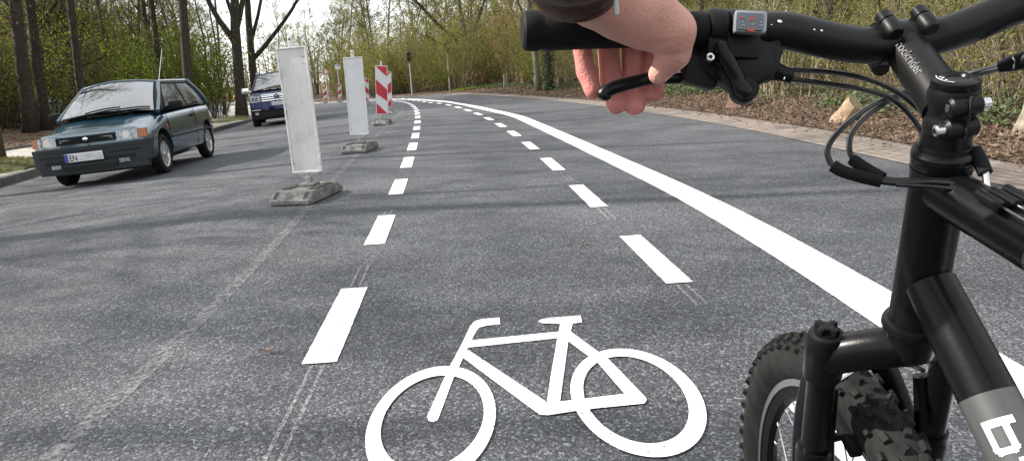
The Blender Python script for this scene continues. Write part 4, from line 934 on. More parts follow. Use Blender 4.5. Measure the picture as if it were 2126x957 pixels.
def plate(root, T, c, w, h, tilt, blue, text, name='number_plate'):
    """plate faces the nose direction (-u)"""
    b = MB(); b.box(T(*c), (.014, w, h), bevel=.003); p = b.build(name, M['plate_white'], root)
    d = .0085
    if blue:
        q = MB(); q.box(T(c[0]-d, c[1]-w/2+.026, c[2]), (.004, .05, h*.94)); q.build('euro_band', M['plate_blue'], p)
    if text:
        vs, fs = text_mesh(text, h*1.0, .001, .0015); wd = vs[:, 0].max()
        # reading direction as seen from in front is +w
        W0 = c[1]-w/2+.062; P = np.array([T(c[0]-d-v[2], W0+v[0]*.8, c[2]-h*.36+v[1]) for v in vs]); q = MB(); q.add(P, fs); q.build('plate_text', M['plate_ink'], p, smooth=0)
        q = MB(); q.box(T(c[0]-d, c[1]+w*.18, c[2]), (.003, w*.60, h*.74)); q.build('blurred_characters', M['plate_blur'], p)
    else:
        q = MB(); q.box(T(c[0]-d, c[1]+w*.03, c[2]), (.003, w*.84, h*.72)); q.build('blurred_characters', M['plate_blur'], p)
    return p
def front_hatch(root, slab, T, nose):
    b = MB(); slab(b, -.80, .80, .30, .545, .035, 22, .16); slab(b, -.79, .79, .505, .55, .055, 22, .10); slab(b, -.74, .74, .20, .31, .02, 22, .12); b.build('bumper', M['bumper_teal'], root, smooth=40)
    g = MB(); slab(g, -.42, .42, .585, .685, .012, 12, .03); gr = g.build('grille', M['car_trim'], root)
    for z in (.61, .635, .66):
        g = MB(); slab(g, -.41, .41, z-.005, z+.005, .022, 12, .012); g.build('grille_bar', M['plastic'], gr)
    e_ = MB(); e_.ball(T(nose(0, .64)-.03, 0, .64), .03, 14, sc=(.3, 1.25, .85)); e_.build('emblem', M['chrome'], gr)
    for s in (-1, 1):
        h = MB(); slab(h, s*.41, s*.68, .572, .70, .016, 8, .06); hl = h.build('headlight', M['headlight'], root, smooth=40)
        h = MB(); h.revolve([(0, .05), (.03, .035), (.045, .01)], T(nose(.54, .63)-.027, s*.54, .635), (1, 0, 0), 16); h.build('reflector', M['chrome'], hl)
        h = MB(); slab(h, s*.684, s*.785, .578, .695, .013, 6, .05); h.build('indicator', M['indicator'], root, smooth=40)
        h = MB(); slab(h, s*.40, s*.53, .285, .335, .046, 4, .03); h.build('fog_lamp', M['headlight'], root)
    g = MB(); slab(g, -.62, .62, .33, .385, .0405, 14, .02); slab(g, -.36, .36, .235, .30, .040, 10, .02); slab(g, -.70, -.28, .425, .45, .0405, 6, .02); slab(g, .28, .70, .425, .45, .0405, 6, .02); g.build('air_intake', M['underbody'], root)
    plate(root, T, (nose(0, .43)-.062, -.05, .415), .52, .112, 0, True, 'EN')
    a = MB(); a.tube([T(1.62, .60, 1.30), T(1.75, .62, 1.50), T(1.98, .64, 1.80)], [.006, .005, .0035], 6); a.build('antenna', M['steel'], root)
    n_ = MB(); n_.tube([T(.80, -.25, .905), T(.80, -.14, .922), T(.80, 0.0, .905)], .008, 6); n_.build('washer_jet', M['car_trim'], root)
def nose_hatch(w, z): return .02+.13*(w/.80)**3.6+.16*max(0, z-.55)
HATCH = dict(paint=M['teal_paint'], mid=1.90, hw=.80, wr=.283, arch=.335, tw=.165, axles=(.78, 3.08), spokes=7, hw_belt=.735, hw_roof=.575, roof_crown=.045, q=.80, nose_u=nose_hatch,
  stations=[(.025, .26, .40, .60, .665, .01), (.05, .25, .54, .615, .68, .015), (.08, .24, .645, .63, .70, .02), (.12, .225, .735, .65, .72, .02), (.18, .21, .785, .67, .745, .025), (.5, .20, .795, .72, .80, .03), (1.05, .20, .80, .82, .895, .025), (1.9, .20, .805, .85, .90, .02), (3.0, .20, .80, .87, .92, .02), (3.4, .22, .775, .88, .93, .02), (3.62, .26, .72, .88, .93, .02), (3.70, .32, .62, .84, .89, .02)],
  belt_f=(.93, .885), roof_f=(1.66, 1.315), roof_b=(3.08, 1.32), belt_b=(3.62, .92), seams=[(1.12, 1.10), (2.42, 2.46)], mould=(1.1, 3.5, .50), handle=(2.28, .76), rep=(1.0, .66), mirror=(1.26, .90, .95, (.13, .20, .13)), mirror_mat=M['car_trim'], front=front_hatch,
  panes=[('side_window', [(.12, .08), (.515, .06), (.45, .90), (.05, .90)]), ('quarter_window', [(.55, .08), (.80, .12), (.86, .88), (.50, .90)])])
HATCH['scale'] = (.935, .945, 1)
hatch = build_car(HATCH, -5.74, 11.68, (.10, -1), R(3.7), 'parked_hatchback', 'teal three-door hatchback with dark bumper by the kerb, facing the photographer', 'car')
def front_suv(root, slab, T, nose):
    b = MB(); slab(b, -.94, .94, .55, .80, .05, 22, .18); b.build('bumper', M['navy_paint'], root, smooth=40)
    b = MB(); slab(b, -.93, .93, .30, .56, .03, 22, .16); b.build('lower_bumper', M['car_trim'], root, smooth=40)
    g = MB(); slab(g, -.50, .50, .815, 1.03, .02, 12, .03); gr = g.build('grille', M['car_trim'], root)
    for z in (.845, .91, .975, 1.025):
        g = MB(); slab(g, -.52, .52, z-.013, z+.013, .04, 14, .02); g.build('grille_bar', M['chrome'], gr)
    c = T(nose(0, .93)-.055, 0, .93); E_ = MB(); an = np.linspace(0, 2*math.pi, 33); E_.tube([c+V(0, .105*math.cos(a), .105*math.sin(a)) for a in an], .012, 6, caps=False)
    for P in ([(-.052, .086), (0, .008), (.052, .086)], [(-.092, .045), (-.048, -.085), (0, .0), (.048, -.085), (.092, .045)]): E_.tube([c+V(0, p, q) for p, q in P], .011, 6)
    E_.build('emblem', M['chrome'], gr); d = MB(); d.revolve([(0, .1), (.012, .1)], c+V(.012, 0, 0), (1, 0, 0), 24); d.build('emblem_disc', M['navy_paint'], gr)
    for s in (-1, 1):
        h = MB(); slab(h, s*.56, s*.90, .82, 1.02, .03, 8, .08); hl = h.build('headlight', M['headlight'], root, smooth=40)
        for w in (.66, .78):
            h = MB(); h.revolve([(0, .07), (.03, .05), (.05, .01)], T(nose(w, .92)-.035, s*w, .92), (1, 0, 0), 16); h.build('reflector', M['chrome'], hl)
        h = MB(); slab(h, s*.60, s*.90, .565, .585, .06, 6, .03); h.build('bumper_strip', M['chrome'], root)
        h = MB(); slab(h, s*.68, s*.80, .42, .50, .04, 4, .03); h.build('fog_lamp', M['headlight'], root)
        h = MB(); h.tube([T(2.1, s*.66, 1.70), T(2.3, s*.68, 1.745), T(3.7, s*.67, 1.75), T(3.95, s*.65, 1.70)], .018, 6); h.build('roof_rail', M['steel'], root)
    g = MB(); slab(g, -.6, .6, .36, .50, .045, 12, .02); g.build('air_intake', M['underbody'], root)
    plate(root, T, (nose(0, .72)-.075, 0, .73), .52, .112, 0, True, '')
def nose_suv(w, z): return .03+.19*(w/.95)**3.4+.06*max(0, z-.6)
SUV = dict(paint=M['navy_paint'], mid=2.35, hw=.96, wr=.365, arch=.43, tw=.255, axles=(.92, 3.77), spokes=5, hw_belt=.86, hw_roof=.66, roof_crown=.05, q=.84, nose_u=nose_suv,
  stations=[(.04, .36, .40, .92, .98, .01), (.07, .34, .59, .94, 1.0, .01), (.11, .32, .725, .96, 1.03, .015), (.16, .30, .845, .985, 1.055, .02), (.24, .28, .925, 1.01, 1.09, .03), (.7, .28, .955, 1.03, 1.12, .04), (1.3, .28, .96, 1.07, 1.17, .03), (2.3, .28, .965, 1.09, 1.16, .02), (3.8, .28, .96, 1.11, 1.17, .02), (4.4, .32, .93, 1.12, 1.17, .02), (4.68, .4, .86, 1.1, 1.15, .02), (4.75, .48, .76, 1.05, 1.1, .02)],
  belt_f=(1.22, 1.155), roof_f=(2.05, 1.655), roof_b=(3.95, 1.665), belt_b=(4.62, 1.17), seams=[(1.45, 1.42), (2.55, 2.57), (3.5, 3.6)], mould=(1.4, 4.4, .62), handle=(2.35, .98), rep=(1.2, .84), mirror=(1.62, 1.11, 1.20, (.14, .26, .19)), mirror_mat=M['chrome'], front=front_suv,
  panes=[('side_window', [(.12, .08), (.36, .07), (.33, .90), (.08, .90)]), ('side_window', [(.39, .07), (.66, .07), (.64, .90), (.36, .90)]), ('quarter_window', [(.70, .08), (.84, .1), (.86, .88), (.68, .90)])])
SUV['scale'] = (.95, .93, 1)
suv = build_car(SUV, -7.82, 26.3, (.26, -1), R(3.7), 'off_roader', 'dark navy off-roader with chrome grille bars and chrome mirror, on the far lane', 'car')
# parked cars glimpsed between the trunks
for i, (px, y, pm, lb) in enumerate([(20, 33.5, 'silver_paint', 'silver car glimpsed between the dark trunks at the very edge of the view'), (118, 36.5, 'dark_paint', 'dark car glimpsed in the wood behind the slim trunks and the hatchback bonnet')]):
    c = copy_tree(hatch); x = at_px(px, y); c['label'] = lb; c['group'] = 'cars parked in the wood'; c.name = 'parked_car'
    c.matrix_world = Matrix.Translation((x, y, gz(x, y)+.0)) @ Matrix.Rotation(R(8+6*i), 4, 'Z')
    for ch in c.children:
        if ch.data and ch.data.materials and ch.data.materials[0] == M['teal_paint']:
            ch.material_slots[0].link = 'OBJECT'; ch.material_slots[0].material = M[pm]
# ------------------------------------------------------------------ the bicycle
BX, BY, BYAW, BLEAN, RW, A2C, HT, STACK, LS, SA, TH = .4362, .8273, .0151, .0835, .3449, .4473, .1737, .0614, .0926, .3856, 1.288
_fw = V(-math.sin(BYAW), math.cos(BYAW), 0); _lf = V(-math.cos(BYAW), -math.sin(BYAW), 0)
_l = math.cos(BLEAN)*_lf-math.sin(BLEAN)*V(0, 0, 1); _u = math.cos(BLEAN)*V(0, 0, 1)+math.sin(BLEAN)*_lf
BB_ = np.stack([_fw, _l, _u])
def T(p): return V(BX, BY, 0)+np.asarray(p, float)@BB_           # front-assembly frame (forward, left, up) to world
def Ti(w): return (np.asarray(w, float)-V(BX, BY, 0))@BB_.T
AX = V(-math.cos(TH), 0, math.sin(TH)); NN = V(math.sin(TH), 0, math.cos(TH))
axle = V(0, 0, RW); crown = axle-.04*NN+A2C*AX; low = crown+.02*AX; upc = low+HT*AX; topc = upc+STACK*AX; stemc = topc-.025*AX
barc = stemc+LS*(math.cos(SA)*NN+math.sin(SA)*AX)
LFT = V(0, 1, 0)
STEER = .075
def FRM(p):
    """rear frame: turned a little about the steering axis"""
    v = np.asarray(p, float)-low; return T(low+v*math.cos(STEER)+np.cross(AX, v)*math.sin(STEER)+AX*(AX@v)*(1-math.cos(STEER)))
bike = empty('bicycle', (BX, BY, 0), 'black mountain bike leaning beside the camera, front wheel and handlebar in view', 'bicycle')
def B(mb, name, m, parent=bike, smooth=40): return mb.build(name, m, parent, smooth=smooth)
def smooth_path(pts, n=24):
    pts = np.array(pts, float); k = len(pts); out = []
    ext = np.vstack([2*pts[0]-pts[1], pts, 2*pts[-1]-pts[-2]])
    for i in range(k-1):
        p0, p1, p2, p3 = ext[i:i+4]
        for t in np.linspace(0, 1, max(2, n//(k-1)+1))[:-1]:
            out.append(.5*((2*p1)+(-p0+p2)*t+(2*p0-5*p1+4*p2-p3)*t*t+(-p0+3*p1-3*p2+p3)*t**3))
    out.append(pts[-1]); return out
# --- front wheel
wheel_names = []
def bike_wheel(c, side, fwd, upv, knobs=True):
    """c centre, side = axle direction"""
    def P(a, r, w): return c+r*(math.cos(a)*fwd+math.sin(a)*upv)+w*side
    ty = MB(); prof = [(-.0125, RW-.062), (-.022, RW-.052), (-.0255, RW-.036), (-.024, RW-.020), (-.017, RW-.009), (0, RW-.0045), (.017, RW-.009), (.024, RW-.020), (.0255, RW-.036), (.022, RW-.052), (.0125, RW-.062)]
    ty.grid(np.array([[P(a, r, w) for w, r in prof] for a in np.linspace(0, 2*math.pi, 97)]))
    if knobs:
        nk = 66
        for i in range(nk):
            for (w, dr, tw, l, wd, sh, ph) in ((-.0065, .0, .35, .014, .009, 0, 0), (.0065, .0, -.35, .014, .009, 0, .5), (-.0165, -.005, .15, .015, .010, .55, .5), (.0165, -.005, -.15, .015, .010, -.55, 0), (-.0245, -.0135, 0, .011, .0075, 1.0, 0), (.0245, -.0135, 0, .011, .0075, -1.0, .5)):
                a = (i+ph)*2*math.pi/nk; rad = math.cos(a)*fwd+math.sin(a)*upv; tan = -math.sin(a)*fwd+math.cos(a)*upv
                n = unit(rad*math.cos(sh)-side*math.sin(sh)) ; s2 = unit(side*math.cos(sh)+rad*math.sin(sh)); t2 = unit(tan*math.cos(tw)+s2*math.sin(tw)); s3 = np.cross(n, t2)
                ty.box(c+rad*(RW-.0035+dr)+side*w, (l*.95, wd*.9, .0080), rot=np.stack([t2, s3, n], 1), bevel=0, taper=(.8, .75))
    t = B(ty, 'tyre', M['tyre_rubber'])
    rm = MB(); ra = RW-.058; prof = [(-.012, ra), (-.0135, ra-.006), (-.0135, ra-.013), (-.0115, ra-.016), (-.008, ra-.028), (0, ra-.033), (.008, ra-.028), (.0115, ra-.016), (.0135, ra-.013), (.0135, ra-.006), (.012, ra)]
    base = rm.n; g = np.array([[P(a, r, w) for w, r in prof] for a in np.linspace(0, 2*math.pi, 97)]); k = len(prof)
    for j in range(k-1): rm.grid(g[:, j:j+2], 0 if j in (0, 1, 8, 9) else 1)
    r_ = B(rm, 'rim', [M['alloy_rim'], M['black_paint']], t, 30)
    hb = MB(); hb.revolve([(-.05, .009), (-.042, .009), (-.04, .022), (-.034, .022), (-.03, .014), (.03, .014), (.034, .022), (.04, .022), (.042, .009), (.05, .009)], c, side, 20); B(hb, 'hub', M['black_paint'], r_)
    sp = MB()
    for i in range(32):
        a = i*2*math.pi/32; s = 1 if i % 2 else -1; da = (.9 if (i//2) % 2 else -.9)
        p1 = P(a, ra-.026, 0); p0 = c+.021*(math.cos(a+da)*fwd+math.sin(a+da)*upv)+s*.037*side
        sp.tube([p0, p1], .0011, 5); d = unit(p0-p1); sp.tube([p1-d*.004, p1+d*.012], .0021, 6)
    B(sp, 'spokes', M['spoke'], r_, 60)
    vt = MB(); a = 2.45; vt.tube([P(a, ra-.03, 0), P(a, ra-.075, 0)], .0032, 8); B(vt, 'valve', M['chrome'], r_)
    return t
bike_wheel(T(axle), _l, _fw, _u)
# --- fork
fk = MB(); cw = []
for t in np.linspace(-1, 1, 15):
    dip = .030*abs(t)**1.6; cw.append(T(crown+V(0, .064*t, 0)+NN*(.034*abs(t)**1.3)-AX*(dip+.006)))
fk.tube(cw, [.0187-.0008*abs(t) for t in np.linspace(-1, 1, 15)], 14, up=T(AX)-T(V(0, 0, 0)), flat=1.12)
for s in (-1, 1):
    o = T(crown+V(0, .065*s, 0)+NN*.036-AX*.058); fk.revolve([(-.004, .0182), (0, .0192), (.036, .0192), (.042, .0178)], o, T(AX)-T(V(0, 0, 0)), 22)
fk.revolve([(-.012, .021), (.008, .024), (.014, .024)], T(crown), T(AX)-T(V(0, 0, 0)), 22)
fkc = B(fk, 'fork_crown', M['black_paint'], smooth=50)
AXW = T(AX)-T(V(0, 0, 0)); NNW = T(NN)-T(V(0, 0, 0))
for s in (-1, 1):
    top = crown+V(0, .065*s, 0)+NN*.036-AX*.02; bot = axle+V(0, .065*s, 0); dirv = unit(bot-top)
    lg = MB(); lg.tube([T(top), T(top+dirv*.15)], .0142, 18); lg.tube([T(top+dirv*.142), T(top+dirv*.150), T(top+dirv*.158)], [.0175, .019, .0185], 18)
    lg.tube([T(top+dirv*.155), T(top+dirv*.20), T(bot-dirv*.03), T(bot+dirv*.012)], [.0182, .0175, .0165, .013], 18); lg.box(T(bot), (.03, .016, .04), rot=np.stack([_fw, _l, _u], 1), bevel=.006)
    B(lg, 'fork_leg', M['black_paint'], smooth=50)
    kn = MB(); prof = [(0, .0175), (.004, .0185), (.010, .0165), (.012, .0125), (.014, .012)]
    kn.revolve(prof, T(top+AX*.003), AXW, 24)
    for q in range(4):
        a = q*math.pi/2+.5; d = math.cos(a)*NNW+math.sin(a)*_l; kn.box(T(top)+AXW*.016+d*.0065, (.013, .0075, .014), rot=np.stack([d, np.cross(AXW, d), AXW], 1), bevel=.003)
    kn.revolve([(.012, .0075), (.019, .007), (.020, .0001)], T(top+AX*.003), AXW, 14); B(kn, 'fork_knob', M['plastic'], fkc)
ar = MB(); ar.tube([T(p) for p in smooth_path([V(-.055, .068, .535), V(-.042, .060, .60), V(-.034, .047, .655), V(-.03, .029, .695), V(-.03, 0, .709), V(-.03, -.029, .695), V(-.034, -.047, .655), V(-.042, -.060, .60), V(-.055, -.068, .535)], 32)], .0095, 10, flat=1.5); B(ar, 'fork_brace', M['black_paint'], smooth=60)
# rim brakes
for s in (-1, 1):
    bk = MB(); p0 = V(-.075, .052*s, .575); bk.tube([T(p0), T(p0+V(-.012, .004*s, .05)), T(p0+V(-.018, -.004*s, .115))], [.008, .0085, .006], 8, flat=1.4); b_ = B(bk, 'brake_arm', M['black_paint'])
    pd = MB(); pd.box(T(V(-.072, .026*s, .625)), (.062, .014, .013), rot=np.stack([unit(_fw*.9+_u*.42), _l, unit(_u*.9-_fw*.42)], 1), bevel=.003); pd.tube([T(V(-.075, .028*s, .622)), T(V(-.078, .056*s, .620))], .005, 8); B(pd, 'brake_pad', M['rubber'], b_)
nd = MB(); nd.tube([T(p) for p in smooth_path([V(-.092, -.052, .695), V(-.094, -.02, .715), V(-.094, .01, .712), V(-.093, .045, .695)], 16)], .003, 8); B(nd, 'brake_noodle', M['steel'])
# --- head set and stem
hs = MB(); hs.revolve([(-.012, .0230), (-.0105, .0236), (-.004, .0238), (-.003, .0244), (.001, .0244), (.003, .0234), (.0045, .0210)], T(upc), AXW, 40); hs.revolve([(.0035, .0212), (.008, .0204), (.0085, .0190), (.022, .0186)], T(upc), AXW, 36); B(hs, 'upper_headset', M['black_paint'], smooth=25)
hs = MB(); hs.revolve([(-.014, .0215), (-.012, .0240), (-.006, .0246), (-.005, .0268), (-.002, .0280), (.002, .0280), (.005, .0268), (.006, .0245)], T(low), AXW, 36); B(hs, 'lower_headset', M['black_paint'], smooth=30)
sc_ = MB(); sc_.revolve([(.0195, .0182), (.022, .0190), (.0325, .0188), (.034, .0180), (.0400, .0180), (.0415, .0190), (STACK-.008, .0190), (STACK-.004, .0178)], T(upc), AXW, 36)
sd = unit(T(barc)-T(stemc)); s0 = T(stemc)
sc_.tube([s0+sd*.005, s0+sd*.022, s0+sd*(LS-.010)], [.0200, .0185, .0172], 26)
BARD = unit(T(barc+LFT)-T(barc)); bc = T(barc)
up_ = unit(np.cross(sd, BARD)); up_ = up_ if up_[2] > 0 else -up_
sc_.revolve([(-.023, .0188), (.023, .0188)], bc, BARD, 30)
for s in (-1, 1):
    for v in (-1, 1):
        o = bc+BARD*.0155*s+up_*.0195*v
        sc_.tube([o-sd*.013, o-sd*.010, o+sd*.003, o+sd*.004], [.0058, .0075, .0075, .006], 14)
        sc_.tube([o-up_*v*.010-sd*.004, o-sd*.004], [.0085, .0072], 12)
stem = B(sc_, 'stem', M['black_matte'], smooth=42)
fp = MB()
for s in (-1, 1):
    for v in (-1, 1):
        o = bc+BARD*.0155*s+up_*.0195*v; fp.tube([o+sd*.005, o+sd*.014, o+sd*.016], [.0072, .0072, .005], 14)
fp.revolve([(-.022, .0187), (.022, .0187)], bc+sd*.0015, BARD, 30); fpo = B(fp, 'face_plate', M['black_paint'], stem)
tcap = MB(); tcap.revolve([(-.004, .0172), (-.001, .0178), (.002, .0170), (.0032, .0148), (.0036, .009), (.0018, .0078), (.0016, .0001)], T(topc), AXW, 34); tco = B(tcap, 'top_cap', M['black_paint'], stem, 30)
ink = MB()
def cap_pt(a, r): 
    d = math.cos(a)*NNW+math.sin(a)*_l; return T(topc)+d*r+AXW*(.0040 if r < .0146 else .0036)
ink.grid(np.array([[cap_pt(a, r) for r in (.0138, .0145)] for a in np.linspace(1.0, 2.5, 16)]));
for a, r in ((1.25, .0115), (1.6, .0118), (1.95, .0115), (1.45, .0098)): ink.ball(cap_pt(a, r), .0011, 8, sc=(1, 1, .3))
B(ink, 'cap_marking', M['white_ink'], tco, 0)
bt = MB()
for (px, py, d, sgn) in ((1988, 204, 0, 1), (1975, 276, 0, 1), (2052, 203, 0, -1)):
    pass
rear = -NNW; side = _l
for z, s in ((.046, 1), (.028, 1), (.046, -1), (.028, -1)):
    o = T(upc)+AXW*z+rear*.0150+side*.0080*s*1.0; ax = side*s
    ear = o+ax*.001
    bt.tube([ear-ax*.010, ear+ax*.002, ear+ax*.004], [.0082, .0082, .006], 16, mi=1)
    if (z > .04) == (s < 0): bt.tube([ear+ax*.004, ear+ax*.0105, ear+ax*.0115], [.0046, .0046, .0032], 14); bt.tube([ear+ax*.0112, ear+ax*.0119], .0022, 6, mi=1)
    else: bt.tube([ear+ax*.004, ear+ax*.0046], .0030, 12)
B(bt, 'clamp_bolts', [M['steel'], M['black_matte']], stem)
gap = MB(); gap.box(T(upc)+AXW*.038+rear*.0228, (.003, .0016, .036), rot=np.stack([rear, side, AXW], 1)); B(gap, 'clamp_slot', M['underbody'], stem)
# stem lettering, wrapped round the stem tube: runs from the bar towards the steerer
def wrap_text(s, size, along, origin, axis, upv, rad, name, m, parent, bold=.0, start=0., circ=0.):
    vs, fs = text_mesh(s, size, .0002, bold); P = []
    rt = -unit(np.cross(axis, upv)); 
    for v in vs:
        a = along+v[0]; th_ = (v[1]+circ)/rad; P.append(origin+axis*a+(rad+.0004+v[2])*(math.cos(th_)*upv+math.sin(th_)*rt))
    q = MB(); q.add(P, fs); return B(q, name, m, parent, 0)
txt_up = unit(up_*.74+BARD*.67)
wrap_text('rockrider', .0108, .016, bc, -sd, txt_up, .0181, 'stem_lettering', M['pale_ink'], stem, .00002, circ=-.004)
q = MB(); an = np.linspace(0, 2*math.pi, 25); rt = -unit(np.cross(-sd, txt_up))
def sp_(a, v): th_ = (v-.001)/.0178; return bc-sd*a+.0181*(math.cos(th_)*txt_up+math.sin(th_)*rt)
q.tube([sp_(.010+.0042*math.cos(a), .0042*math.sin(a)) for a in an], .0005, 4, caps=False); q.tube([sp_(.0082, -.002), sp_(.0085, .002), sp_(.0115, .0015), sp_(.0105, -.0005), sp_(.0122, -.002)], .0006, 4); B(q, 'stem_emblem', M['pale_ink'], stem, 0)
# --- handlebar (left half as seen; right half mirrored)
lp = [(1150, 64, .611), (1300, 62, .616), (1455, 60, .622), (1560, 60, .628), (1630, 64, .634), (1700, 80, .640), (1770, 93, .647), (1825, 96, .652)]
LP = [Ti(px3(*p)) for p in lp]+[barc+V(0, .02, 0)]
def bar_pts(s): return [T(p*V(1, s, 1)) for p in LP]
pl = smooth_path(bar_pts(1)+[bc]+bar_pts(-1)[::-1], 96)
hb_ = MB(); dist = [np.linalg.norm(p-bc) for p in pl]; hb_.tube(pl, [.0111+.0047*np.clip((.20-d)/.09, 0, 1) for d in dist], 22); bar = B(hb_, 'handlebar', M['black_matte'], smooth=60)
ch = MB()
for (x, y, sx) in ((1619, 45, 9), (1691, 62, 4), (1706, 64, 5), (1602, 52, 3)):
    c = px3(x, y, .625); k = np.argmin([np.linalg.norm(np.cross(p-EYE, unit(c-EYE))) for p in pl]); r = .0111+.0047*np.clip((.20-dist[k])/.09, 0, 1)
    ray = unit(c-EYE); oc = EYE-pl[k]; tdir = unit(pl[min(k+1, len(pl)-1)]-pl[k-1]); oc = oc-tdir*(oc@tdir); rp = ray-tdir*(ray@tdir); A_, B2, C_ = rp@rp, 2*oc@rp, oc@oc-(r+.0002)**2; disc = B2*B2-4*A_*C_
    if disc < 0: continue
    hit = EYE+ray*((-B2-math.sqrt(disc))/(2*A_)); nrm_ = unit((hit-pl[k])-tdir*((hit-pl[k])@tdir)); e2 = np.cross(nrm_, tdir)
    ch.ball(hit, sx/2400/2*1.3, 8, sc=(1, .55, .12), rot=np.stack([tdir, e2, nrm_], 1))
B(ch, 'paint_chips', M['white_ink'], bar)
def grip(s):
    g0, g1 = Ti(px3(1084, 65, .608)), Ti(px3(1462, 60, .6225)); g0, g1 = T(g0*V(1, s, 1)), T(g1*V(1, s, 1)); d = unit(g1-g0); L_ = np.linalg.norm(g1-g0)
    q = MB(); prof = [(0, .001), (0, .0135), (.002, .0158), (.006, .0165), (.0125, .0165), (.0145, .0155), (.018, .0155), (.020, .0162), (.035, .0160)]
    prof += [(t, .0158-.0018*(t-.035)/(L_-.035)) for t in np.linspace(.05, L_-.01, 10)]+[(L_-.003, .0142), (L_, .0135)]
    q.revolve(prof, g0, d, 30); return B(q, 'grip', M['rubber'], smooth=32), g0, d
_, G0, GD = grip(1); grip(-1)
# --- left-hand brake and shifter, right-hand one mirrored outside the picture
def mirror_mesh(o, name, parent=bike):
    me = o.data.copy()
    for v in me.vertices:
        w = T(Ti(np.array(o.matrix_world @ v.co))*V(1, -1, 1)); v.co = Vector(w)
    me.flip_normals(); return link(name, me, parent)
pairs = []
cb = MB()
def bar_axis(x, d=.624): return px3(x, 60, d)
a1, a2 = bar_axis(1466), bar_axis(1502); d_ = unit(a2-a1); cb.revolve([(0, .0135), (.001, .0160), (.003, .0168), (.0125, .0168), (.0145, .0160), (.0155, .0135)], a1, d_, 28); a3 = bar_axis(1508); cb.revolve([(0, .0135), (.001, .0158), (.0120, .0158), (.013, .0135)], a3, d_, 28)
cb.box(px3(1484, 100, .622), (.016, .018, .02), bevel=.004)
pairs.append(B(cb, 'lever_clamp', M['plastic'], smooth=40))
lb = MB(); pp = [px3(1252, 205, .648), px3(1259, 190, .645), px3(1283, 180, .644), px3(1320, 170, .645), px3(1360, 162, .648), px3(1400, 163, .650), px3(1430, 160, .648), px3(1470, 150, .642), px3(1500, 140, .638)]
lb.tube(smooth_path(pp, 40), list(np.interp(np.linspace(0, 1, len(smooth_path(pp, 40))), [0, .06, .12, .25, .6, .75, 1], [.0050, .0074, .0060, .0058, .0052, .0054, .0064])), 12, up=V(0, 1, 0), flat=1.0); lever = B(lb, 'brake_lever', M['black_paint'], smooth=60); pairs.append(lever)
sb = MB(); vdir = unit(CF*.93+CU*-.05+CR*.1)
def disc(mb, x, y, d, r, t, n=22, ax=None, mi=0):
    ax = vdir if ax is None else ax; mb.revolve([(-t/2, r*.86), (-t/2+.0025, r), (t/2-.0025, r), (t/2, r*.86)], px3(x, y, d), ax, n, mi)
def bx(mb, x, y, d, w, h, t, ang=0, bev=.004, mi=0):
    e1 = CR*math.cos(ang)-CU*math.sin(ang); e2 = CR*math.sin(ang)+CU*math.cos(ang); mb.box(px3(x, y, d), (w, h, t), rot=np.stack([e1, e2, CF], 1), bevel=bev, mi=mi)
disc(sb, 1540, 135, .630, .0235, .026); disc(sb, 1500, 125, .634, .021, .022); bx(sb, 1535, 92, .626, .029, .030, .026, .05); bx(sb, 1455, 150, .636, .030, .026, .018, .25); bx(sb, 1585, 130, .630, .022, .030, .022, .35)
disc(sb, 1544, 188, .618, .0112, .018); bx(sb, 1515, 165, .622, .026, .014, .016, .9); disc(sb, 1440, 125, .64, .014, .014); disc(sb, 1590, 105, .632, .012, .018)
sh = B(sb, 'shifter_body', M['plastic'], smooth=40); pairs.append(sh)
th_ = MB(); th_.tube([px3(1489, 93, .606), px3(1496, 96, .606), px3(1510, 125, .607), px3(1530, 160, .609), px3(1540, 180, .610)], [.0035, .0050, .0048, .0044, .0040], 10, flat=1.3); B(th_, 'thumb_lever', M['black_paint'], sh, 60)
th2 = MB(); th2.tube([px3(1520, 150, .612), px3(1544, 188, .607), px3(1552, 196, .607)], [.004, .0072, .006], 10); B(th2, 'release_lever', M['black_paint'], sh, 60); hl_ = MB(); disc(hl_, 1546, 192, .6045, .0042, .003); B(hl_, 'pivot_recess', M['underbody'], sh)
bo = MB(); bo.revolve([(-.004, .0034), (.003, .0034), (.0035, .0026)], px3(1474, 121, .609), -vdir, 16); bo.revolve([(-.003, .0018), (.0038, .0018)], px3(1474, 121, .609), -vdir, 6, mi=1); B(bo, 'clamp_bolt', [M['steel'], M['underbody']], sh)
# gear indicator window
iw = MB(); bx(iw, 1557, 48, .6020, .0262, .0188, .010, .06, .0035); wo = B(iw, 'gear_indicator', M['clear_edge'], sh, 50)
iw = MB(); bx(iw, 1557, 46, .5963, .0222, .0142, .0025, .06, .0012); B(iw, 'indicator_window', M['window_plastic'], wo, 50)
iw = MB()
for (x, y, w, h) in ((1561, 40, .0026, .0034), (1559, 63, .0055, .0022), (1539, 38, .0022, .0014)): bx(iw, x, y, .5946, w, h, .0006, .06, 0)
B(iw, 'red_marks', M['red_plastic'], wo, 0)
iw = MB()
for (x, y, w, h) in ((1543, 46, .0012, .0012), (1543, 53, .0026, .0008), (1580, 47, .0012, .0012), (1580, 53, .0026, .0008), (1562, 51, .0014, .0012)): bx(iw, x, y, .5946, w, h, .0006, .06, 0)
B(iw, 'pale_marks', M['clear_edge'], wo, 0)
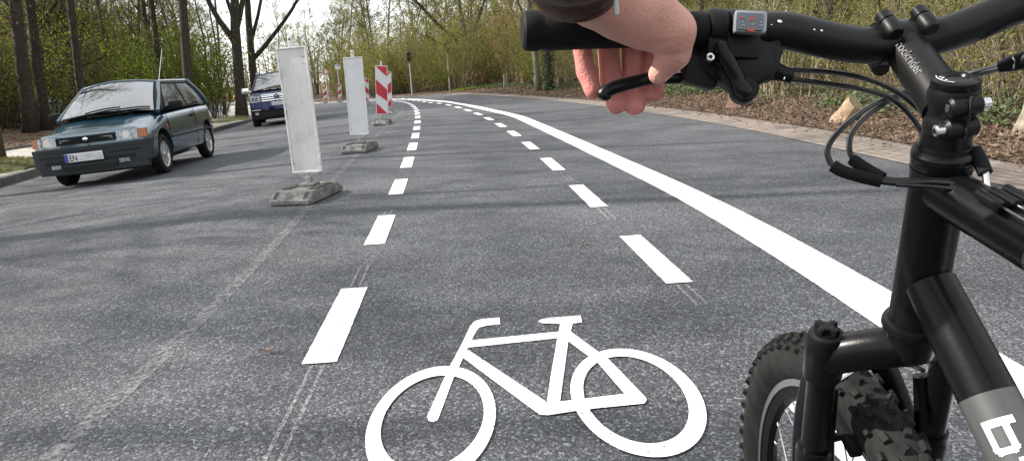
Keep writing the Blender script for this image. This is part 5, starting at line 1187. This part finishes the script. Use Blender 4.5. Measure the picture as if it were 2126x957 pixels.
# barrel adjusters and cables
ca = MB(); ca.tube([px3(1585, 138, .632), px3(1612, 150, .634), px3(1640, 158, .636)], [.011, .0078, .0055], 14); ca.tube([px3(1618, 152, .633), px3(1642, 158, .634)], .0064, 12); pairs.append(B(ca, 'barrel_adjuster', M['plastic']))
st_ = MB(); st_.tube([px3(1621, 142, .630), px3(1633, 150, .629), px3(1627, 165, .629)], .0008, 6); B(st_, 'adjuster_spring', M['chrome'])
def cable(pts, r=.0025, name='cable_housing', m='cable', n=40, sides=10):
    c = MB(); c.tube(smooth_path([px3(*p) for p in pts], n), r, sides); return B(c, name, M[m], smooth=60)
cable([(1638, 146, .638), (1720, 150, .66), (1800, 165, .68), (1860, 190, .70), (1905, 225, .71), (1945, 270, .70), (1985, 340, .66)])
cable([(1640, 165, .638), (1720, 175, .66), (1790, 186, .68), (1850, 205, .70), (1890, 240, .705), (1915, 280, .70), (1925, 330, .67)])
# loops of the right-hand cables round the head tube's near side
cable([(2085, 137, .665), (2040, 147, .69), (1960, 165, .72), (1900, 182, .73), (1850, 200, .71), (1790, 232, .68), (1740, 275, .65), (1718, 310, .635), (1724, 338, .625), (1738, 350, .620)])
cable([(2085, 143, .66), (2040, 152, .69), (1970, 172, .725), (1900, 190, .735), (1850, 208, .715), (1800, 240, .69), (1770, 275, .665), (1763, 305, .645), (1768, 325, .635), (1778, 340, .63)])
cable([(1735, 350, .620), (1790, 366, .612), (1850, 380, .606), (1940, 378, .598), (2010, 388, .59), (2058, 402, .585)], .0025)
cable([(1775, 339, .63), (1810, 360, .62), (1850, 374, .612), (1940, 375, .602), (2010, 382, .594), (2070, 396, .588)], .0025)
cable([(1860, 384, .604), (1940, 388, .594), (2000, 396, .586), (2045, 408, .58)], .0018)
for pts in ([(1728, 344, .6185), (1750, 356, .616), (1790, 368, .612), (1830, 377, .607)], [(1770, 332, .632), (1800, 352, .622), (1832, 370, .613)]):
    c = MB(); c.tube(smooth_path([px3(*p) for p in pts], 16), .0052, 12); B(c, 'cable_sleeve', M['rubber'])
c = MB(); c.tube([px3(2078, 139, .655), px3(2105, 131, .645), px3(2150, 120, .63), px3(2200, 105, .62)], [.0055, .0075, .0085, .012], 14); B(c, 'barrel_adjuster', M['plastic']); c = MB(); c.tube([px3(2100, 116, .640), px3(2106, 128, .637), px3(2104, 142, .640)], .0008, 6); B(c, 'adjuster_spring', M['chrome'])
# brake cable ferrule on the far side of the head tube
c = MB(); c.tube([px3(2022, 310, .60), px3(2035, 335, .595), px3(2046, 360, .59)], [.0055, .0060, .0056], 12); B(c, 'cable_sleeve', M['rubber']); c = MB(); c.tube([px3(2046, 358, .59), px3(2049, 392, .585)], .0028, 8); B(c, 'cable_end', M['steel'])
# --- frame
ht = MB(); ht.revolve([(.006, .0232), (.012, .0225), (HT-.03, .0225), (HT-.014, .0235), (HT-.012, .0240)], T(low), AXW, 34); B(ht, 'head_tube', M['black_paint'], smooth=45)
d0, bbk = low+.052*AX-.012*NN, V(-.665, 0, .30)
dt = MB(); dd = unit(bbk-d0); dn = unit(np.cross(dd, LFT)); Ld = np.linalg.norm(bbk-d0)
def tube_seg(mb, o, d, t0, t1, r0, r1, n=26, k=8, mi=0): mb.tube([FRM(o+d*(t0+(t1-t0)*i/k)) for i in range(k+1)], [r0+(r1-r0)*i/k for i in range(k+1)], n, mi, caps=False)
BAND0 = .104
tube_seg(dt, d0, dd, 0, BAND0, .0215, .0228); tube_seg(dt, d0, dd, BAND0, BAND0+.26, .0228, .0228, mi=1); tube_seg(dt, d0, dd, BAND0+.26, Ld, .0228, .0215)
dto = B(dt, 'down_tube', [M['black_paint'], M['grey_paint']], smooth=50)
t0_ = upc-.030*AX-.010*NN; seat_c = V(-.745, 0, .775); tt = MB(); td = unit(seat_c-t0_); Lt = np.linalg.norm(seat_c-t0_)
tube_seg(tt, t0_, td, 0, .110, .0205, .0190); tube_seg(tt, t0_, td, .110, .128, .0190, .0188, mi=1); tube_seg(tt, t0_, td, .128, .131, .0190, .0188); tube_seg(tt, t0_, td, .131, .30, .0188, .018, mi=1); tube_seg(tt, t0_, td, .30, Lt, .018, .0165)
tto = B(tt, 'top_tube', [M['black_paint'], M['grey_paint']], smooth=50)
gs = MB(); 
for k in range(3):
    p = t0_+td*(.062+.0*k)+V(0, .011-.011*k, 0)+np.cross(td, LFT)*-.0 ; pu = unit(np.cross(LFT, td)); pu = pu if pu[2] > 0 else -pu
    q0 = p+pu*.0215; gs.tube([FRM(q0-td*.012), FRM(q0+td*.014)], .0042, 12)
B(gs, 'cable_stops', M['black_paint'], tto)
wr_ = MB()
for k in range(3):
    p = t0_+td*.076+V(0, .011-.011*k, 0)+pu*.0215; wr_.tube([FRM(p), FRM(p+td*.3+pu*-.002)], .0009, 6)
B(wr_, 'brake_wires', M['steel'], tto)
fr = MB(); bb = bbk; st0 = bb; fr.tube([FRM(bb), FRM(V(-.79, 0, .86))], .0165, 18); fr.revolve([(-.036, .02), (.036, .02)], FRM(bb), FRM(LFT)-FRM(V(0, 0, 0)), 20)
rax = V(-1.09, 0, RW)
for s in (-1, 1):
    fr.tube([FRM(bb+V(-.02, .03*s, 0)), FRM(rax+V(0, .065*s, 0))], .0105, 12); fr.tube([FRM(V(-.77, .02*s, .78)), FRM(rax+V(0, .065*s, 0))], .0085, 12)
B(fr, 'rear_frame', M['black_paint'], smooth=50)
sdl = MB(); sp0 = V(-.79, 0, .86); sdl.tube([FRM(sp0), FRM(sp0+unit(sp0-bb)*.10)], .0135, 14); B(sdl, 'seat_post', M['black_paint'])
sdm = MB(); c0 = FRM(sp0+unit(sp0-bb)*.12); 
rows = []
for i, (u, w) in enumerate([(-.14, .01), (-.135, .055), (-.09, .075), (-.03, .065), (.03, .035), (.09, .022), (.135, .016), (.14, .004)]):
    rows.append([c0+_fw*u+_l*w*math.cos(a)+_u*(.028+.018*math.sin(a)) for a in np.arange(16)*math.pi/8])
sdm.grid(np.array(rows), closed=True); B(sdm, 'saddle', M['rubber'], smooth=60)
rw = FRM(rax); rs = unit(FRM(rax+LFT)-rw); ru = _u-rs*(_u@rs); ru = unit(ru); rf_ = np.cross(rs, ru); rw = rw*V(1, 1, 0)+V(0, 0, RW*ru[2]+.0)
bike_wheel(rw, rs, rf_, ru, False)
ck = MB(); bbw = FRM(bb); bl = unit(FRM(bb+LFT)-bbw); f2 = unit(np.cross(bl, ru)); ck.revolve([(-.062, .075), (-.058, .078), (-.055, .075)], bbw, bl, 36); ck.tube([bbw+bl*.06, bbw+bl*.07+ru*-.16], .011, 10, flat=1.3); ck.tube([bbw-bl*.06, bbw-bl*.07+ru*.16], .011, 10, flat=1.3); B(ck, 'crank_set', M['black_paint'])
for s in (1, -1):
    pdl = MB(); o = bbw+bl*.115*s-ru*.16*s; pdl.box(o, (.09, .085, .02), rot=np.stack([f2, bl, ru], 1), bevel=.006); B(pdl, 'pedal', M['plastic'])
# down-tube logo: an angular b, an apostrophe and the start of the next letters, reading down the tube
dW = unit(FRM(dd)-FRM(V(0, 0, 0))); oW = FRM(d0); vw = unit(EYE-(oW+dW*.22)); vw = unit(vw-dW*(vw@dW)); hgt = unit(np.cross(vw, dW))
if hgt@CR < 0: hgt = -hgt
def lg(a, v):
    t = (v-LGV)/.0234; return oW+dW*a+.0234*(math.cos(t)*vw+math.sin(t)*hgt)
LGV = .012; A0 = BAND0+.022
lo_ = MB()
def stroke(pts, w=.0042):
    n = 5
    for (a0, v0), (a1, v1) in zip(pts[:-1], pts[1:]):
        d = unit([a1-a0, v1-v0]); nx = np.array([-d[1], d[0]])*w/2; e = d*w/2*.98
        g = [[lg(a0-e[0]+(a1-a0+2*e[0])*i/n+k*nx[0], v0-e[1]+(v1-v0+2*e[1])*i/n+k*nx[1]) for k in (-1, 1)] for i in range(n+1)]
        lo_.grid(np.array(g))
H1 = .019; A0 += .002
stroke([(A0, .0005), (A0, H1)], .0060); stroke([(A0, .0), (A0+.019, .0), (A0+.0215, .002), (A0+.0215, .012), (A0+.0195, .0142), (A0, .0142)], .0050)
stroke([(A0+.031, .0145), (A0+.031, .0185)], .0056); A0 += .010
stroke([(A0+.036, .024), (A0+.036, .003), (A0+.040, 0), (A0+.047, 0)]); stroke([(A0+.032, .016), (A0+.047, .016)])
stroke([(A0+.056, .016), (A0+.056, .0), (A0+.078, 0), (A0+.078, .016)]); stroke([(A0+.067, .0), (A0+.067, .013)])
stroke([(A0+.088, 0), (A0+.088, .016)]); stroke([(A0+.098, 0), (A0+.098, .016), (A0+.114, .016), (A0+.114, 0)])
B(lo_, 'frame_logo', M['white_ink'], dto, 0)
for o in pairs: mirror_mesh(o, o.name.split('.')[0])
# ------------------------------------------------------------------ the photographer's left hand and sleeve
def surface_nets(Fv, lo, h):
    nx, ny, nz = Fv.shape; s = Fv < 0
    c = [s[i:nx-1+i, j:ny-1+j, k:nz-1+k] for i in (0, 1) for j in (0, 1) for k in (0, 1)]
    allin = c[0].copy(); anyin = c[0].copy()
    for q in c[1:]: allin &= q; anyin |= q
    act = anyin & ~allin; idx = -np.ones(act.shape, int); cells = np.argwhere(act); idx[act] = np.arange(len(cells))
    acc = np.zeros((len(cells), 3)); cnt = np.zeros(len(cells))
    cor = [(0, 0, 0), (1, 0, 0), (0, 1, 0), (1, 1, 0), (0, 0, 1), (1, 0, 1), (0, 1, 1), (1, 1, 1)]
    for a in range(8):
        for b in range(a+1, 8):
            d = np.array(cor[b])-np.array(cor[a])
            if abs(d).sum() != 1: continue
            ia = cells+cor[a]; ib = cells+cor[b]; fa = Fv[tuple(ia.T)]; fb = Fv[tuple(ib.T)]; m = (fa < 0) != (fb < 0)
            t = np.where(m, fa/(fa-fb+1e-12), 0); acc += np.where(m[:, None], ia+t[:, None]*d, 0); cnt += m
    verts = lo+h*acc/cnt[:, None]; faces = []
    for ax in range(3):
        u, v = [(1, 2), (2, 0), (0, 1)][ax]; sl0 = [slice(None)]*3; sl1 = [slice(None)]*3; sl0[ax] = slice(0, -1); sl1[ax] = slice(1, None)
        ed = np.argwhere(s[tuple(sl0)] != s[tuple(sl1)])
        ed = ed[(ed[:, u] > 0) & (ed[:, v] > 0) & (ed[:, u] < Fv.shape[u]-1) & (ed[:, v] < Fv.shape[v]-1)]
        o = np.zeros(3, int); du = o.copy(); du[u] = 1; dv = o.copy(); dv[v] = 1
        q = [idx[tuple((ed-du-dv).T)], idx[tuple((ed-dv).T)], idx[tuple(ed.T)], idx[tuple((ed-du).T)]]
        inside = s[tuple(ed.T)]; Q = np.stack(q, 1); Q[~inside] = Q[~inside][:, ::-1]; faces.append(Q)
    return verts, np.concatenate(faces)
def cap(P, a, b, ra, rb):
    a, b = np.asarray(a), np.asarray(b); d = b-a; t = np.clip(((P-a)@d)/(d@d), 0, 1); return np.linalg.norm(P-a-t[..., None]*d, axis=-1)-(ra+(rb-ra)*t)
def smin(a, b, k): h = np.clip(.5+.5*(b-a)/k, 0, 1); return b*(1-h)+a*h-k*h*(1-h)
W0 = px3(1225, -28, .535)                                            # wrist
ELB = V(.0, .22, 1.37); SHO = V(.03, -.14, 1.50)
MCP = {'pinky': px3(1208, 22, .640), 'ring': px3(1262, 8, .643), 'middle': px3(1318, 4, .646), 'index': px3(1368, 14, .645)}
FING = {'pinky': [(1205, 78, .664, .0088), (1217, 150, .670, .0087), (1231, 188, .668, .0080)],
        'ring': [(1261, 80, .674, .0101), (1268, 165, .680, .0099), (1280, 216, .676, .0096)],
        'middle': [(1311, 78, .678, .0101), (1314, 165, .684, .0101), (1318, 217, .678, .0102)],
        'index': [(1360, 72, .676, .0097), (1360, 150, .680, .0096), (1358, 192, .676, .0093)]}
THB = [(1352, 34, .575, .0190), (1396, 66, .578, .0150), (1399, 112, .588, .0120), (1368, 154, .600, .0088)]
lo = np.array([px3(1050, 300, .62), px3(1500, -140, .62), px3(1050, -140, .74), px3(1500, 300, .74), px3(1180, -140, .47)]).min(0)-.01; hi = np.array([px3(1050, 300, .62), px3(1500, -140, .62), px3(1050, -140, .74), px3(1500, 300, .74), px3(1180, -140, .47)]).max(0)+.01
hstep = .0017; gx = [np.arange(lo[i], hi[i], hstep) for i in range(3)]; GP = np.stack(np.meshgrid(*gx, indexing='ij'), -1)
fore = unit(ELB-W0)
# palm: wrist to every knuckle, flattened by blending, plus the webbing bridges between knuckles
D = cap(GP, W0, W0+fore*.16, .0205, .022)
for k, r in (('pinky', .0118), ('ring', .0128), ('middle', .0132), ('index', .0132)):
    mid = (W0*.45+MCP[k]*.55)+V(0, 0, .006); D = smin(D, cap(GP, W0*.85+MCP[k]*.15, mid, .019, .0150), .012); D = smin(D, cap(GP, mid, MCP[k], .0150, r), .008)
for a, b in (('pinky', 'ring'), ('ring', 'middle'), ('middle', 'index')): D = smin(D, cap(GP, MCP[a], MCP[b], .0105, .0105), .007)
# thenar and thumb
t = [px3(x, y, d) for x, y, d, r in THB]; tr_ = [r for *_, r in THB]
D = smin(D, cap(GP, W0*.8+t[0]*.2, t[0], .021, tr_[0]), .016)
D = smin(D, cap(GP, t[0], t[1], tr_[0], tr_[1]), .012); D = smin(D, cap(GP, t[1], t[2], tr_[1], tr_[2]), .010); D = smin(D, cap(GP, t[2], t[3], tr_[2], tr_[3]), .007)
D = smin(D, cap(GP, px3(1290, 40, .565), px3(1352, 58, .582), .015, .0135), .012)
D = smin(D, cap(GP, t[1], MCP['index'], .012, .012), .014)
D = smin(D, cap(GP, px3(1225, 24, .558), px3(1330, 62, .580), .0075, .012), .012)
for k in FING:
    pts = [MCP[k]]+[px3(x, y, d) for x, y, d, r in FING[k]]; rr = [.0118 if k == 'pinky' else .0128]+[r for *_, r in FING[k]]; Fd = None
    for i in range(3):
        q = cap(GP, pts[i], pts[i+1], rr[i], rr[i+1]); Fd = q if Fd is None else smin(Fd, q, .003)
    for i in (1, 2):                                                  # flexion creases on the palm side
        d = unit(pts[i+1]-pts[i-1]); c = pts[i]+unit(EYE-pts[i])*rr[i]*1.02; q = np.abs((GP-pts[i])@d); rad = np.linalg.norm(GP-c-((GP-c)@d)[..., None]*d, axis=-1); Fd = Fd+.0006*np.exp(-(q/.0014)**2)*np.exp(-(rad/.010)**2)
    mdist = np.linalg.norm(GP-MCP[k], axis=-1); D = smin(D, Fd, .0005+.006*np.clip(1-mdist/.028, 0, 1))
# thumb crease and thumb-web fold
for c, w, dep in ((px3(1396, 112, .575), .0018, .0012), (px3(1368, 88, .568), .0022, .0012)):
    d = unit(t[2]-t[1]); q = np.abs((GP-c)@d); D = D+dep*np.exp(-(q/w)**2)*np.exp(-(np.linalg.norm(GP-c, axis=-1)/.014)**2)
# keep the flesh out of the grip: it flattens against the rubber
a = G0; L_ = .16; tt_ = np.clip((GP-a)@GD, 0, L_); gr_ = np.linalg.norm(GP-a-tt_[..., None]*GD, axis=-1)-(.0158-.0018*tt_/L_)
D = np.maximum(D, -(gr_-.0004))
vs, fs = surface_nets(D, lo, hstep); vs = vs.copy()
me = bpy.data.meshes.new('arm_and_hand'); me.from_pydata(vs.tolist(), [], fs.tolist()); me.materials.append(M['skin']); me.materials.append(M['skin_flush']); me.update()
bm = bmesh.new(); bm.from_mesh(me)
seen = set(); isl = []
for v in bm.verts:
    if v.index in seen: continue
    stack_ = [v]; comp = []; seen.add(v.index)
    while stack_:
        w = stack_.pop(); comp.append(w)
        for e in w.link_edges:
            o2 = e.other_vert(w)
            if o2.index not in seen: seen.add(o2.index); stack_.append(o2)
    isl.append(comp)
isl.sort(key=len); [bmesh.ops.delete(bm, geom=c, context='VERTS') for c in isl[:-1]]
for _ in range(4): bmesh.ops.smooth_vert(bm, verts=bm.verts[:], factor=.45, use_axis_x=True, use_axis_y=True, use_axis_z=True)
bmesh.ops.recalc_face_normals(bm, faces=bm.faces[:]); 
for f_ in bm.faces:
    c_ = np.array(f_.calc_center_median())-EYE
    if c_@CF > .652 and 478.5-F*(c_@CU)/(c_@CF) > 60: f_.material_index = 1          # the fingers are flushed redder than the back of the hand
bm.to_mesh(me); bm.free(); me.shade_smooth()
person = empty('person', (float(SHO[0]), float(SHO[1]), 0), 'left hand in a dark brown leather cuff, gripping the bar, fingers on the brake lever', 'person')
link('hand', me, person)
# sleeve: from the cuff over the forearm to the shoulder
cuff0 = px3(1203, 26, .520)
sl = MB(); c0_ = px3(1202, -16, .532)
cen = [c0_, c0_+fore*.02, c0_+fore*.045, c0_*.5+ELB*.5, ELB, ELB*.5+SHO*.5, SHO, SHO+V(.03, -.06, .03)]
path = smooth_path(cen, 56); k = len(path); rr = np.interp(np.linspace(0, 1, k), [0, .04, .12, .30, .55, .75, .95, 1], [.0272, .0285, .031, .044, .058, .066, .07, .03]); rr = rr*(1+.035*np.sin(np.arange(k)*1.3)*(np.arange(k) > 8))
sl.tube(path, list(rr), 36, caps=False)
inn = [path[0]+(path[1]-path[0])*t for t in (0, .3, 1.2, 3)]; sl.tube(inn, [.0272, .0250, .0246, .024], 36, caps=False)
slo = sl.build('jacket_sleeve', M['leather'], person, smooth=60)
ax = unit(path[1]-path[0]); e1 = unit(np.cross(ax, V(0, 0, 1))); e2 = np.cross(ax, e1)
hem = MB(); an = np.linspace(0, 2*math.pi, 49); hem.tube([path[0]+ax*.0008+.0272*(math.cos(a)*e1+math.sin(a)*e2) for a in an], .0019, 8, caps=False)
hem.tube([path[0]+ax*.0125+.0284*(math.cos(a)*e1+math.sin(a)*e2) for a in an], .0010, 6, caps=False); hem.build('cuff_hem', M['leather'], slo, smooth=60)
stc = MB()
for i in range(52):
    a = i*2*math.pi/52; d = lambda q, h: path[0]+ax*h+(.0281)*(math.cos(q)*e1+math.sin(q)*e2); stc.tube([d(a, .0098), d(a+.075, .0098)], .00055, 5)
stc.build('cuff_stitching', M['thread'], slo, smooth=0)
bk = MB(); c = px3(1279, 8, .500); e1b = unit(CU*.98+CR*-.08); bk.box(c, (.0036, .016, .0025), rot=np.stack([unit(CR*.98+CU*.08), e1b, CF], 1), bevel=.0008); bk.build('cuff_buckle', M['galvanised'], slo)
# ------------------------------------------------------------------ camera, light, sky
cam = bpy.data.cameras.new('camera'); co = bpy.data.objects.new('camera', cam); COL.objects.link(co)
cam.sensor_fit = 'HORIZONTAL'; cam.sensor_width = 36; cam.lens = F/2126*36; cam.clip_start = .02; cam.clip_end = 3000
co.matrix_world = Matrix(((CR[0], CU[0], -CF[0], EYE[0]), (CR[1], CU[1], -CF[1], EYE[1]), (CR[2], CU[2], -CF[2], EYE[2]), (0, 0, 0, 1)))
scene.camera = co
SUN_EL, SUN_AZ = R(37), R(-86)      # azimuth measured from +y towards +x
sdv = V(math.sin(SUN_AZ)*math.cos(SUN_EL), math.cos(SUN_AZ)*math.cos(SUN_EL), math.sin(SUN_EL))
li = bpy.data.lights.new('sun', 'SUN'); li.energy = 4.6; li.angle = R(.7); li.color = (1, .945, .85); lo_s = bpy.data.objects.new('sun', li); COL.objects.link(lo_s)
lo_s.rotation_euler = Vector(-sdv).to_track_quat('-Z', 'Y').to_euler()
w = bpy.data.worlds.new('World'); scene.world = w; w.use_nodes = True; nt = w.node_tree; bg = nt.nodes['Background']
sky = nt.nodes.new('ShaderNodeTexSky'); sky.sky_type = 'NISHITA'; sky.sun_disc = False; sky.sun_elevation = SUN_EL; sky.sun_rotation = SUN_AZ; sky.air_density = 1.0; sky.dust_density = 1.0; sky.ozone_density = 1.0
# thin bright high cloud over the blue: the photograph's sky is a white veil
tcw = nt.nodes.new('ShaderNodeTexCoord'); nz = nt.nodes.new('ShaderNodeTexNoise'); nz.inputs['Scale'].default_value = 2.2; nz.inputs['Detail'].default_value = 6; nz.inputs['Roughness'].default_value = .6
nt.links.new(tcw.outputs['Generated'], nz.inputs['Vector']); mrw = nt.nodes.new('ShaderNodeMapRange'); mrw.inputs[1].default_value = .32; mrw.inputs[2].default_value = .62; mrw.inputs[3].default_value = .62; mrw.inputs[4].default_value = .92
nt.links.new(nz.outputs[0], mrw.inputs[0]); mxw = nt.nodes.new('ShaderNodeMix'); mxw.data_type = 'RGBA'; nt.links.new(mrw.outputs[0], mxw.inputs[0]); nt.links.new(sky.outputs[0], mxw.inputs[6]); mxw.inputs[7].default_value = (7.2, 7.3, 7.4, 1)
nt.links.new(mxw.outputs[2], bg.inputs[0]); bg.inputs[1].default_value = .10
vs_ = scene.view_settings; vs_.view_transform = 'Standard'; vs_.look = 'None'; vs_.exposure = 1.25; vs_.gamma = 1; vs_.use_curve_mapping = False
scene.render.engine = 'CYCLES'; scene.cycles.max_bounces = 6; scene.cycles.transparent_max_bounces = 8
try: scene.cycles.use_denoising = True
except Exception: pass
